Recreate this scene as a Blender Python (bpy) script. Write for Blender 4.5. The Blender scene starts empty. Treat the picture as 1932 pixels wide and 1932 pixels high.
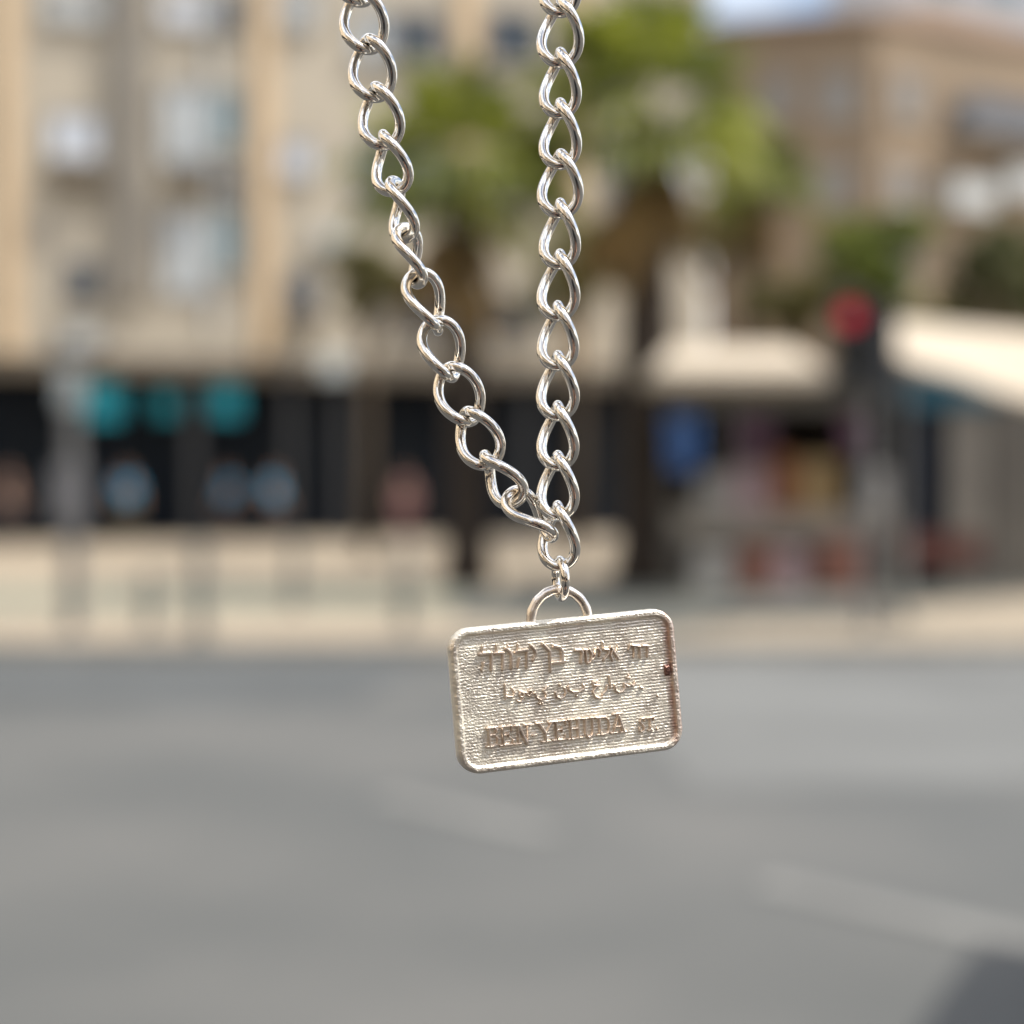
import bpy, bmesh, math, random
import numpy as np
from mathutils import Vector, Matrix, Euler

random.seed(7)
R = math.radians
scene = bpy.context.scene
COL = scene.collection

# ------------------------------------------------------------------ camera
CAM = Vector((0, 0, 1.6))
F1932 = 3369.0                       # focal length in pixels of a 1932 px picture
PITCH = math.atan(72 / F1932)        # horizon a little above the picture's centre
FWD = Vector((0, math.cos(PITCH), -math.sin(PITCH)))
UPV = Vector((0, math.sin(PITCH), math.cos(PITCH)))
RGT = Vector((1, 0, 0))
FOCUS = 0.17
cd = bpy.data.cameras.new('camera')
cam = bpy.data.objects.new('camera', cd)
COL.objects.link(cam)
cam.location = CAM
cam.rotation_euler = (R(90) - PITCH, 0, 0)
cd.sensor_width = 36
cd.lens = F1932 / 1932 * 36
cd.clip_start = 0.01
cd.clip_end = 2000
cd.dof.use_dof = True
cd.dof.focus_distance = FOCUS - 0.0005
cd.dof.aperture_fstop = 14.2
scene.camera = cam

# ------------------------------------------------------------------ light
SUN_EL, SUN_AZ = R(57), R(99)        # azimuth from straight ahead (+y) towards the right (+x)
SDIR = Vector((math.cos(SUN_EL) * math.sin(SUN_AZ), math.cos(SUN_EL) * math.cos(SUN_AZ), math.sin(SUN_EL)))
w = bpy.data.worlds.new('World')
scene.world = w
w.use_nodes = True
nt = w.node_tree
bg = nt.nodes['Background']
sky = nt.nodes.new('ShaderNodeTexSky')
sky.sky_type = 'NISHITA'
sky.sun_disc = False
sky.sun_elevation = SUN_EL
sky.sun_rotation = SUN_AZ
sky.air_density = 1.0
sky.dust_density = 2.0
sky.ozone_density = 1.0
# bright broken cloud over the blue
tcw = nt.nodes.new('ShaderNodeTexCoord')
mpw = nt.nodes.new('ShaderNodeMapping')
mpw.inputs['Scale'].default_value = (1.0, 1.0, 2.2)
mpw.inputs['Location'].default_value = (0.35, 0.1, 0.0)
cln = nt.nodes.new('ShaderNodeTexNoise')
cln.inputs['Scale'].default_value = 2.1
cln.inputs['Detail'].default_value = 7
cln.inputs['Roughness'].default_value = 0.55
crw = nt.nodes.new('ShaderNodeValToRGB')
crw.color_ramp.elements[0].position = 0.43
crw.color_ramp.elements[1].position = 0.57
mxw = nt.nodes.new('ShaderNodeMix')
mxw.data_type = 'RGBA'
mxw.inputs[7].default_value = (10.5, 10.6, 10.8, 1)
nt.links.new(tcw.outputs['Generated'], mpw.inputs['Vector'])
nt.links.new(mpw.outputs[0], cln.inputs['Vector'])
nt.links.new(cln.outputs['Fac'], crw.inputs['Fac'])
nt.links.new(crw.outputs['Color'], mxw.inputs['Factor'])
nt.links.new(sky.outputs[0], mxw.inputs[6])
nt.links.new(mxw.outputs[2], bg.inputs[0])
bg.inputs[1].default_value = 0.13
sl = bpy.data.lights.new('sun', 'SUN')
sl.energy = 3.6
sl.angle = R(0.53)
sl.color = (1.0, 0.93, 0.82)
so = bpy.data.objects.new('sun', sl)
COL.objects.link(so)
so.rotation_euler = SDIR.to_track_quat('Z', 'Y').to_euler()
so.location = (20, 10, 30)
scene.view_settings.view_transform = 'Standard'
scene.view_settings.look = 'None'
scene.view_settings.exposure = 0.36
scene.view_settings.gamma = 1

# ------------------------------------------------------------------ helpers
def ray(px, py):
    return (FWD + RGT * ((px - 966) / F1932) + UPV * ((966 - py) / F1932))

def at(px, py, Y):
    d = ray(px, py)
    return CAM + d * (Y / d.y)

def on_ground(px, py, z=0.0):
    d = ray(px, py)
    return CAM + d * ((z - CAM.z) / d.z)

def tag(o, label=None, cat=None, group=None, kind=None):
    if label: o['label'] = label
    if cat: o['category'] = cat
    if group: o['group'] = group
    if kind: o['kind'] = kind
    return o

def empty(name, loc=(0, 0, 0), rz=0.0):
    o = bpy.data.objects.new(name, None)
    o.empty_display_size = 0.1
    COL.objects.link(o)
    o.location = loc
    o.rotation_euler = (0, 0, rz)
    return o

class MB:
    def __init__(self):
        self.v = []
        self.f = []
    def add(self, vs, fs):
        n = len(self.v)
        self.v += [tuple(p) for p in vs]
        self.f += [tuple(i + n for i in q) for q in fs]
        return self
    def box(self, a, b, M=None):
        x0, y0, z0 = [min(a[i], b[i]) for i in range(3)]
        x1, y1, z1 = [max(a[i], b[i]) for i in range(3)]
        vs = [Vector(p) for p in ((x0, y0, z0), (x1, y0, z0), (x1, y1, z0), (x0, y1, z0),
                                  (x0, y0, z1), (x1, y0, z1), (x1, y1, z1), (x0, y1, z1))]
        if M is not None: vs = [M @ p for p in vs]
        return self.add(vs, [(0, 3, 2, 1), (4, 5, 6, 7), (0, 1, 5, 4), (1, 2, 6, 5), (2, 3, 7, 6), (3, 0, 4, 7)])
    def prism(self, pts, h):
        """pts: bottom polygon (counter-clockwise from above), h: extrusion vector"""
        n = len(pts)
        h = Vector(h)
        vs = [Vector(p) for p in pts] + [Vector(p) + h for p in pts]
        fs = [tuple(range(n - 1, -1, -1)), tuple(range(n, 2 * n))]
        fs += [(i, (i + 1) % n, n + (i + 1) % n, n + i) for i in range(n)]
        return self.add(vs, fs)
    def tube(self, pts, rad, seg=12, closed=False):
        pts = [Vector(p) for p in pts]
        n = len(pts)
        rads = rad if isinstance(rad, (list, tuple)) else [rad] * n
        T = []
        for i in range(n):
            a = pts[(i - 1) % n] if (closed or i > 0) else pts[i]
            b = pts[(i + 1) % n] if (closed or i < n - 1) else pts[i]
            T.append((b - a).normalized())
        ref = Vector((0, 0, 1)) if abs(T[0].z) < 0.9 else Vector((1, 0, 0))
        N = [(ref - T[0] * ref.dot(T[0])).normalized()]
        for i in range(1, n):
            q = T[i - 1].rotation_difference(T[i])
            m = q @ N[-1]
            N.append((m - T[i] * m.dot(T[i])).normalized())
        corr = 0.0
        if closed:
            q = T[-1].rotation_difference(T[0])
            m = q @ N[-1]
            corr = math.atan2(m.cross(N[0]).dot(T[0]), m.dot(N[0]))
        vs = []
        for i in range(n):
            B = T[i].cross(N[i])
            for k in range(seg):
                a = 2 * math.pi * k / seg + corr * i / n
                vs.append(pts[i] + (N[i] * math.cos(a) + B * math.sin(a)) * rads[i])
        fs = []
        m = n if closed else n - 1
        for i in range(m):
            j = (i + 1) % n
            for k in range(seg):
                k2 = (k + 1) % seg
                fs.append((i * seg + k, i * seg + k2, j * seg + k2, j * seg + k))
        if not closed:
            fs.append(tuple(range(seg - 1, -1, -1)))
            fs.append(tuple((n - 1) * seg + k for k in range(seg)))
        return self.add(vs, fs)
    def lathe(self, prof, c=(0, 0, 0), seg=24):
        c = Vector(c)
        vs = [c + Vector((r * math.cos(2 * math.pi * k / seg), r * math.sin(2 * math.pi * k / seg), z))
              for (r, z) in prof for k in range(seg)]
        fs = []
        for i in range(len(prof) - 1):
            for k in range(seg):
                k2 = (k + 1) % seg
                fs.append((i * seg + k, i * seg + k2, (i + 1) * seg + k2, (i + 1) * seg + k))
        fs.append(tuple(range(seg - 1, -1, -1)))
        fs.append(tuple((len(prof) - 1) * seg + k for k in range(seg)))
        return self.add(vs, fs)
    def build(self, name, mat, parent=None, smooth=False, bevel=0.0):
        me = bpy.data.meshes.new(name)
        me.from_pydata([tuple(p) for p in self.v], [], self.f)
        me.update()
        if smooth:
            me.polygons.foreach_set('use_smooth', [True] * len(me.polygons))
        me.materials.append(mat)
        o = bpy.data.objects.new(name, me)
        COL.objects.link(o)
        if parent is not None: o.parent = parent
        if bevel:
            b = o.modifiers.new('bevel', 'BEVEL')
            b.width = bevel
            b.segments = 2
            b.limit_method = 'ANGLE'
        return o

# ------------------------------------------------------------------ materials
def mat(name, col, rough=0.7, metal=0.0, var=0.0, scale=3.0, spec=None, col2=None, bump=0.0, bscale=60.0, coord='Object', detail=4.0, emit=None, estr=0.0):
    m = bpy.data.materials.new(name)
    m.use_nodes = True
    t = m.node_tree
    b = t.nodes['Principled BSDF']
    b.inputs['Base Color'].default_value = (*col, 1)
    b.inputs['Roughness'].default_value = rough
    b.inputs['Metallic'].default_value = metal
    if spec is not None: b.inputs['Specular IOR Level'].default_value = spec
    tc = t.nodes.new('ShaderNodeTexCoord')
    if var > 0 or col2:
        nz = t.nodes.new('ShaderNodeTexNoise')
        nz.inputs['Scale'].default_value = scale
        nz.inputs['Detail'].default_value = detail
        t.links.new(tc.outputs[coord], nz.inputs['Vector'])
        cr = t.nodes.new('ShaderNodeValToRGB')
        lo = tuple(max(0, c * (1 - var)) for c in col)
        hi = col2 if col2 else tuple(min(1, c * (1 + var)) for c in col)
        cr.color_ramp.elements[0].position = 0.35
        cr.color_ramp.elements[1].position = 0.65
        cr.color_ramp.elements[0].color = (*lo, 1)
        cr.color_ramp.elements[1].color = (*hi, 1)
        t.links.new(nz.outputs['Fac'], cr.inputs['Fac'])
        t.links.new(cr.outputs['Color'], b.inputs['Base Color'])
    if bump > 0:
        n2 = t.nodes.new('ShaderNodeTexNoise')
        n2.inputs['Scale'].default_value = bscale
        n2.inputs['Detail'].default_value = 5
        t.links.new(tc.outputs[coord], n2.inputs['Vector'])
        bp = t.nodes.new('ShaderNodeBump')
        bp.inputs['Strength'].default_value = bump
        t.links.new(n2.outputs['Fac'], bp.inputs['Height'])
        t.links.new(bp.outputs['Normal'], b.inputs['Normal'])
    if emit:
        b.inputs['Emission Color'].default_value = (*emit, 1)
        b.inputs['Emission Strength'].default_value = estr
    return m

M = {}
M['road'] = mat('asphalt', (0.106, 0.114, 0.114), 0.85, var=0.20, col2=(0.132, 0.133, 0.128), scale=0.33, bump=0.3, bscale=90, detail=6)
M['road_pale'] = mat('pale_asphalt', (0.150, 0.155, 0.152), 0.85, var=0.15, scale=0.4, bump=0.3, bscale=90)
M['road_new'] = mat('dark_asphalt', (0.082, 0.090, 0.093), 0.85, var=0.15, scale=0.6, bump=0.3, bscale=90)
M['near_dark'] = mat('near_painted_shade', (0.05, 0.051, 0.052), 0.85, var=0.2, scale=0.6, bump=0.3, bscale=90)
M['paint'] = mat('worn_road_paint', (0.185, 0.186, 0.178), 0.7, var=0.15, scale=4)
M['kerb'] = mat('kerb_stone', (0.32, 0.30, 0.26), 0.8, var=0.12, scale=5)
M['cycle'] = mat('cycle_path_surface', (0.185, 0.21, 0.165), 0.85, var=0.1, scale=2)
M['wall'] = mat('grey_beige_plaster', (0.44, 0.39, 0.31), 0.85, var=0.08, scale=0.5, bump=0.1)
M['cream'] = mat('cream_render', (0.84, 0.70, 0.52), 0.9, var=0.04, scale=0.6)
M['wall_tan'] = mat('tan_plaster', (0.27, 0.205, 0.14), 0.85, var=0.10, scale=0.4, bump=0.1)
M['pilaster'] = mat('ochre_plaster', (0.60, 0.45, 0.285), 0.85, var=0.06, scale=0.8)
M['duct'] = mat('taupe_metal', (0.21, 0.19, 0.16), 0.6, var=0.08, scale=1)
M['shutter'] = mat('pale_shutter', (0.60, 0.64, 0.70), 0.5, var=0.04, scale=2)
M['curtain'] = mat('grey_blue_panel', (0.46, 0.49, 0.50), 0.5, var=0.12, scale=1.2)
M['glass_dark'] = mat('dark_glass', (0.035, 0.045, 0.055), 0.08, spec=0.6)
M['glass_teal'] = mat('teal_glass', (0.16, 0.24, 0.26), 0.12, spec=0.6)
M['frame'] = mat('grey_frame', (0.28, 0.27, 0.26), 0.5)
M['ledge_and_shade'] = mat('brown_ledge_and_shade', (0.12, 0.10, 0.075), 0.8)
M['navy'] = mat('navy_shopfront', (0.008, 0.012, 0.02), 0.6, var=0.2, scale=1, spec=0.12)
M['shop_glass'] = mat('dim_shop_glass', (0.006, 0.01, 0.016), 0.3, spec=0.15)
M['teal_sign'] = mat('teal_sign_paint', (0.01, 0.36, 0.46), 0.4, var=0.06, scale=5)
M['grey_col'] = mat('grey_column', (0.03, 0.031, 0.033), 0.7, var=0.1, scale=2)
M['pale_sign'] = mat('pale_sign', (0.42, 0.46, 0.46), 0.5)
M['pole'] = mat('galvanised_pole', (0.17, 0.17, 0.17), 0.45, metal=0.3, var=0.1, scale=3)
M['bollard'] = mat('dark_grey_paint', (0.15, 0.155, 0.145), 0.5, var=0.1, scale=6)
M['trunk'] = mat('palm_bark', (0.032, 0.022, 0.015), 0.95, var=0.4, scale=14, bump=0.6, bscale=30)
M['bark'] = mat('tree_bark', (0.10, 0.075, 0.05), 0.95, var=0.3, scale=10, bump=0.5, bscale=30)
def leafmat(name, c1, c2, sc):
    m = mat(name, c1, 0.55, col2=c2, scale=sc, detail=2, var=0.001)
    t = m.node_tree
    b = t.nodes['Principled BSDF']
    tr = t.nodes.new('ShaderNodeBsdfTranslucent')
    mx = t.nodes.new('ShaderNodeMixShader')
    mx.inputs[0].default_value = 0.5
    out = t.nodes['Material Output']
    src = b.inputs['Base Color'].links[0].from_socket
    t.links.new(src, tr.inputs['Color'])
    t.links.new(b.outputs[0], mx.inputs[1])
    t.links.new(tr.outputs[0], mx.inputs[2])
    t.links.new(mx.outputs[0], out.inputs['Surface'])
    return m
M['frond'] = leafmat('palm_frond', (0.055, 0.085, 0.016), (0.34, 0.37, 0.05), 0.9)
M['dead'] = leafmat('dead_palm_frond', (0.22, 0.145, 0.06), (0.42, 0.28, 0.11), 2.0)
M['leaf_a'] = leafmat('olive_leaf', (0.13, 0.13, 0.05), (0.27, 0.24, 0.09), 1.3)
M['leaf_b'] = leafmat('dark_leaf', (0.06, 0.07, 0.022), (0.13, 0.13, 0.045), 1.3)
M['leaf_c'] = leafmat('bright_leaf', (0.10, 0.15, 0.02), (0.24, 0.27, 0.05), 1.6)
M['canvas'] = mat('cream_canvas', (0.52, 0.45, 0.355), 0.9, var=0.04, scale=3)
M['teal_board'] = mat('petrol_board', (0.012, 0.085, 0.125), 0.5)
M['kiosk'] = mat('kiosk_panel', (0.125, 0.113, 0.095), 0.7, var=0.15, scale=2)
M['kiosk_in'] = mat('kiosk_interior', (0.11, 0.085, 0.065), 0.8, var=0.3, scale=3)
M['counter'] = mat('counter_board', (0.21, 0.19, 0.16), 0.6, var=0.1, scale=3)
M['redbrown'] = mat('red_brown_wood', (0.10, 0.032, 0.022), 0.6, var=0.2, scale=5)
M['crate_red'] = mat('crate_red', (0.20, 0.085, 0.06), 0.6, var=0.15, scale=5)
M['crate_pink'] = mat('crate_pink', (0.34, 0.24, 0.25), 0.6, var=0.1, scale=5)
M['crate_grey'] = mat('crate_grey', (0.33, 0.32, 0.30), 0.6, var=0.1, scale=5)
M['orange_brown'] = mat('orange_brown_box', (0.25, 0.09, 0.03), 0.6, var=0.2, scale=5)
M['mustard'] = mat('mustard_box', (0.28, 0.19, 0.08), 0.6, var=0.2, scale=5)
M['plum'] = mat('plum_cloth', (0.17, 0.09, 0.13), 0.8, var=0.2, scale=5)
M['blue_cloth'] = mat('blue_cloth', (0.06, 0.15, 0.40), 0.8, var=0.15, scale=5)
M['signal_black'] = mat('signal_housing', (0.012, 0.016, 0.022), 0.4)
M['lens_red'] = mat('red_signal_lens', (0.55, 0.015, 0.03), 0.25, emit=(1.0, 0.02, 0.06), estr=0.32)
M['lens_off'] = mat('unlit_signal_lens', (0.02, 0.02, 0.015), 0.2)
M['steel_grey'] = mat('dull_steel_grey', (0.2, 0.2, 0.21), 0.5)
M['skin'] = mat('skin', (0.42, 0.26, 0.19), 0.55, var=0.06, scale=10)
M['hair'] = mat('dark_hair', (0.03, 0.02, 0.015), 0.6, var=0.3, scale=30)
M['shirt_blue'] = mat('blue_shirt', (0.02, 0.28, 0.50), 0.85, var=0.1, scale=10)
M['shirt_pink'] = mat('pink_shirt', (0.24, 0.12, 0.12), 0.85, var=0.1, scale=10)
M['shirt_brown'] = mat('brown_shirt', (0.15, 0.10, 0.085), 0.85, var=0.1, scale=10)
M['trousers'] = mat('dark_trousers', (0.02, 0.025, 0.03), 0.85, var=0.2, scale=10)
M['trousers_green'] = mat('olive_trousers', (0.035, 0.045, 0.025), 0.85, var=0.2, scale=10)
M['roof_tile'] = mat('brown_roof_tile', (0.20, 0.135, 0.09), 0.85, var=0.2, scale=3)
M['grey_block'] = mat('blue_grey_render', (0.42, 0.43, 0.46), 0.85, var=0.05, scale=0.3)
M['slate'] = mat('slate_blue_rail', (0.11, 0.12, 0.14), 0.6, var=0.1, scale=2)
M['dull_pane'] = mat('dull_grey_blind', (0.27, 0.255, 0.235), 0.5, var=0.1, scale=1)
M['kiosk_shade'] = mat('grey_green_painted_shade', (0.105, 0.11, 0.098), 0.85, var=0.2, scale=1.2)
M['white_rail'] = mat('white_balcony', (0.48, 0.50, 0.50), 0.6, var=0.05, scale=2)

# paving: beige slabs laid as a brick pattern
def paving():
    m = mat('beige_paving', (0.45, 0.38, 0.29), 0.85)
    t = m.node_tree
    b = t.nodes['Principled BSDF']
    tc = t.nodes.new('ShaderNodeTexCoord')
    br = t.nodes.new('ShaderNodeTexBrick')
    br.inputs['Color1'].default_value = (0.46, 0.385, 0.285, 1)
    br.inputs['Color2'].default_value = (0.40, 0.34, 0.26, 1)
    br.inputs['Mortar'].default_value = (0.25, 0.21, 0.16, 1)
    br.inputs['Scale'].default_value = 2.0
    br.inputs['Mortar Size'].default_value = 0.012
    nz = t.nodes.new('ShaderNodeTexNoise')
    nz.inputs['Scale'].default_value = 0.5
    nz.inputs['Detail'].default_value = 5
    mx = t.nodes.new('ShaderNodeMix')
    mx.data_type = 'RGBA'
    mx.blend_type = 'MULTIPLY'
    mx.inputs['Factor'].default_value = 0.35
    t.links.new(tc.outputs['Object'], br.inputs['Vector'])
    t.links.new(tc.outputs['Object'], nz.inputs['Vector'])
    t.links.new(br.outputs['Color'], mx.inputs[6])
    t.links.new(nz.outputs['Fac'], mx.inputs[7])
    t.links.new(mx.outputs[2], b.inputs['Base Color'])
    return m
M['paving'] = paving()

# polished silver wire and rough cast silver
def metal(name, col, rough, bump, bscale, tarn=None):
    m = bpy.data.materials.new(name)
    m.use_nodes = True
    t = m.node_tree
    b = t.nodes['Principled BSDF']
    b.inputs['Metallic'].default_value = 1
    b.inputs['Roughness'].default_value = rough
    tc = t.nodes.new('ShaderNodeTexCoord')
    nz = t.nodes.new('ShaderNodeTexNoise')
    nz.inputs['Scale'].default_value = bscale
    nz.inputs['Detail'].default_value = 5
    t.links.new(tc.outputs['Object'], nz.inputs['Vector'])
    bp = t.nodes.new('ShaderNodeBump')
    bp.inputs['Strength'].default_value = bump
    bp.inputs['Distance'].default_value = 0.00004
    t.links.new(nz.outputs['Fac'], bp.inputs['Height'])
    t.links.new(bp.outputs['Normal'], b.inputs['Normal'])
    n2 = t.nodes.new('ShaderNodeTexNoise')
    n2.inputs['Scale'].default_value = 450
    n2.inputs['Detail'].default_value = 4
    t.links.new(tc.outputs['Object'], n2.inputs['Vector'])
    cr = t.nodes.new('ShaderNodeValToRGB')
    cr.color_ramp.elements[0].position = 0.3
    cr.color_ramp.elements[1].position = 0.7
    cr.color_ramp.elements[0].color = (*[c * 0.90 for c in col], 1)
    cr.color_ramp.elements[1].color = (*[min(1, c * 1.05) for c in col], 1)
    t.links.new(n2.outputs['Fac'], cr.inputs['Fac'])
    # handling marks: the polish comes and goes along the metal
    rr = t.nodes.new('ShaderNodeMapRange')
    rr.inputs['From Min'].default_value = 0.35
    rr.inputs['From Max'].default_value = 0.75
    rr.inputs['To Min'].default_value = rough * 0.8
    rr.inputs['To Max'].default_value = rough * 1.25 + 0.05
    t.links.new(n2.outputs['Fac'], rr.inputs['Value'])
    t.links.new(rr.outputs[0], b.inputs['Roughness'])
    last = cr.outputs['Color']
    if tarn:
        # copper-coloured tarnish along the right-hand rim, broken up by noise
        sp = t.nodes.new('ShaderNodeSeparateXYZ')
        t.links.new(tc.outputs['Object'], sp.inputs[0])
        mr = t.nodes.new('ShaderNodeMapRange')
        mr.inputs['From Min'].default_value = tarn[0]
        mr.inputs['From Max'].default_value = tarn[1]
        t.links.new(sp.outputs['X'], mr.inputs['Value'])
        c2 = t.nodes.new('ShaderNodeValToRGB')
        for e, (p, v) in zip([c2.color_ramp.elements[0], c2.color_ramp.elements[1], c2.color_ramp.elements.new(.45), c2.color_ramp.elements.new(.72)], ((0, 0), (1, .15), (.45, 1.25), (.72, .4))):
            e.position = p
            e.color = (v, v, v, 1)
        t.links.new(mr.outputs[0], c2.inputs['Fac'])
        mr = c2
        n3 = t.nodes.new('ShaderNodeTexNoise')
        n3.inputs['Scale'].default_value = 700
        n3.inputs['Detail'].default_value = 6
        t.links.new(tc.outputs['Object'], n3.inputs['Vector'])
        mu = t.nodes.new('ShaderNodeMath')
        mu.operation = 'MULTIPLY'
        t.links.new(mr.outputs[0], mu.inputs[0])
        t.links.new(n3.outputs['Fac'], mu.inputs[1])
        mx = t.nodes.new('ShaderNodeMix')
        mx.data_type = 'RGBA'
        t.links.new(mu.outputs[0], mx.inputs['Factor'])
        t.links.new(last, mx.inputs[6])
        mx.inputs[7].default_value = (0.50, 0.21, 0.13, 1)
        last = mx.outputs[2]
    t.links.new(last, b.inputs['Base Color'])
    return m
M['silver'] = metal('polished_silver', (0.92, 0.88, 0.81), 0.07, 0.4, 1500)
M['cast'] = metal('cast_silver', (1.0, 0.925, 0.825), 0.49, 0.5, 4000, tarn=(0.00985, 0.01115))
M['cast_smooth'] = metal('cast_silver_ring', (0.94, 0.86, 0.77), 0.27, 0.6, 2500)
M['flaw'] = metal('dark_casting_mark', (0.34, 0.20, 0.17), 0.45, 0.6, 4000)
M['letter'] = metal('cast_silver_relief', (0.85, 0.745, 0.65), 0.35, 0.35, 4000)

# ================================================================== SETTING
RZ = -0.12                                     # road level; pavement level is 0
tag(MB().add([(-300, -300, RZ - 0.05), (300, -300, RZ - 0.05), (300, 500, RZ - 0.05), (-300, 500, RZ - 0.05)], [(0, 1, 2, 3)]).build('ground', M['paving']), kind='structure')
YK = 16.9                                      # kerb line of the far pavement
tag(MB().add([(-80, -9, RZ), (80, -9, RZ), (80, YK, RZ), (-80, YK, RZ)], [(0, 1, 2, 3)]).build('road', M['road']), kind='structure')
tag(MB().add([(-14, 13.2, RZ + .004), (-1.2, 13.2, RZ + .004), (-0.6, YK, RZ + .004), (-14, YK, RZ + .004)], [(0, 1, 2, 3)]).build('road_patch', M['road_new']), kind='structure')
tag(MB().add([(-80, -9, RZ + .004), (80, -9, RZ + .004), (80, 4.6, RZ + .004), (-80, 5.0, RZ + .004)], [(0, 1, 2, 3)]).build('near_dark_sheet', M['near_dark']), kind='structure')  # unseen dark sheet, added so the silver mirrors shaded-looking ground
kb = MB()
for i in range(-40, 41):
    kb.box((i * 1.0 + .004, YK, RZ - .04), (i * 1.0 + .996, YK + .16, 0.004))
tag(kb.build('kerb', M['kerb'], bevel=0.012), kind='structure')
tag(MB().box((-80, YK + .16, RZ - .04), (80, 140, 0)).build('pavement', M['paving']), kind='structure')
tag(MB().box((-80, -40, RZ - .04), (80, -9, 0)).build('near_pavement', M['paving']), kind='structure')
tag(MB().add([(-30, 21.4, .004), (1.2, 21.4, .004), (0.2, 24.2, .004), (-30, 24.2, .004)], [(0, 1, 2, 3)]).build('cycle_path', M['cycle']), kind='structure')
tag(MB().add([(1.0, 9.6, RZ + .004), (7.0, 10.6, RZ + .004), (7.5, YK, RZ + .004), (0.6, YK, RZ + .004)], [(0, 1, 2, 3)]).build('road_patch', M['road_pale']), kind='structure')
shade_pts = [on_ground(x, y, .008) for x, y in ((850, 1168), (1250, 1188), (1500, 1164), (1960, 1122), (1960, 1100), (1700, 1085), (1250, 1078), (860, 1120))]
tag(MB().add([(p.x, p.y, .008) for p in shade_pts], [tuple(range(8))]).build('kiosk_shade_sheet', M['kiosk_shade']), kind='structure')  # the kiosk's shade, painted on the pavement as a dark sheet
# faded dashed lane line
lm = MB()
p0, p1 = Vector((-0.75, 9.55, 0)), Vector((1.95, 6.45, 0))
dl = (p1 - p0).normalized()
nl = Vector((-dl.y, dl.x, 0)) * 0.10
for s0, s1 in ((0.1, 1.45), (2.75, 4.15)):
    a, b = p0 + dl * s0, p0 + dl * s1
    if a.y > 13: continue
    lm.add([(a - nl).to_tuple()[:2] + (RZ + .008,), (b - nl).to_tuple()[:2] + (RZ + .008,), (b + nl).to_tuple()[:2] + (RZ + .008,), (a + nl).to_tuple()[:2] + (RZ + .008,)], [(0, 1, 2, 3)])
tag(lm.build('road_marking', M['paint']), kind='structure')

# ------------------------------------------------------------------ facades
class Facade:
    """a vertical wall plane: u runs along it to the right, v out of it towards the street, z up"""
    def __init__(self, A, ang):
        self.A = Vector(A)
        self.d = Vector((math.cos(ang), math.sin(ang), 0))
        self.n = Vector((math.sin(ang), -math.cos(ang), 0))
        self.M = Matrix(((self.d.x, -self.n.x, 0, self.A.x), (self.d.y, -self.n.y, 0, self.A.y), (0, 0, 1, 0), (0, 0, 0, 1)))
    def uz(self, px, py):
        r = ray(px, py)
        t = (self.A - CAM).dot(self.n) / r.dot(self.n)
        p = CAM + r * t
        return (p - self.A).dot(self.d), p.z
    def box(self, mb, u0, u1, v0, v1, z0, z1):
        mb.box((u0, -v0, z0), (u1, -v1, z1), self.M)
        return mb
    def pxbox(self, mb, px, py, w, h, v0, v1):
        u0, z1 = self.uz(px - w / 2, py - h / 2)
        u1, z0 = self.uz(px + w / 2, py + h / 2)
        return self.box(mb, u0, u1, v0, v1, z0, z1)

def window(fc, root, px, py, w, h, pane, framed=True, sill=True):
    u0, z1 = fc.uz(px - w / 2, py - h / 2)
    u1, z0 = fc.uz(px + w / 2, py + h / 2)
    t = 0.06
    mb = MB()
    fc.box(mb, u0 - t, u0, 0.002, 0.09, z0 - t, z1 + t)
    fc.box(mb, u1, u1 + t, 0.002, 0.09, z0 - t, z1 + t)
    fc.box(mb, u0, u1, 0.002, 0.087, z1, z1 + t)
    fc.box(mb, u0, u1, 0.002, 0.087, z0 - t, z0)
    fc.box(mb, (u0 + u1) / 2 - .02, (u0 + u1) / 2 + .02, 0.03, 0.08, z0, z1)
    o = mb.build('window', M['frame'], root)
    fc.box(MB(), u0, u1, 0.002, 0.03, z0, z1).build('pane', pane, o)
    if sill:
        fc.box(MB(), u0 - .12, u1 + .12, 0.095, 0.2, z0 - t - .05, z0 - t + .02).build('sill', M['wall'], o)
    return o

# ---- the long beige apartment building on the left
bl = empty('apartment_building', (0, 0, 0))
tag(bl, 'long grey beige apartment building with ochre pilasters above a dark row of shops', 'building', kind='thing')
fa = Facade(((0 - 966) / F1932 * 40.0, 40.0, 0), R(21))
US, UE, HT = -32.0, fa.uz(1335, 0)[0], 17.5
ZA = fa.uz(350, 700)[1]                        # underside of the upper storeys
wl = MB()
fa.box(wl, US, UE, 0, -9.0, ZA, HT)
wl.build('wall', M['wall'], bl)
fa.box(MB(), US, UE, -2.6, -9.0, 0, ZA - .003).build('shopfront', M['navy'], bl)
fa.box(MB(), US - .2, UE + .2, .25, -9.2, HT, HT + .35).build('roof', M['wall_tan'], bl)
fa.box(MB(), US, UE, .003, .10, ZA - .05, ZA + .30).build('ledge_band', M['ledge_and_shade'], bl)
for px, ww in ((14, 40), (499, 36), (880, 38), (1085, 36)):
    u0, u1 = fa.uz(px - ww / 2, 400)[0], fa.uz(px + ww / 2, 400)[0]
    fa.box(MB(), u0, u1, .003, .16, ZA + .32, HT - .02).build('pilaster', M['pilaster'], bl)
u0, u1 = fa.uz(212, 300)[0], fa.uz(272, 300)[0]
dct = MB()
fa.box(dct, u0, u1, .003, .30, ZA + 1.6, HT - .03)
dct.build('service_duct', M['duct'], bl)
u0 = fa.uz(398, 300)[0]
fa.box(MB(), u0 - .06, u0 + .06, .003, .13, ZA + .9, HT - .03).build('drainpipe', M['white_rail'], bl)
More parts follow.
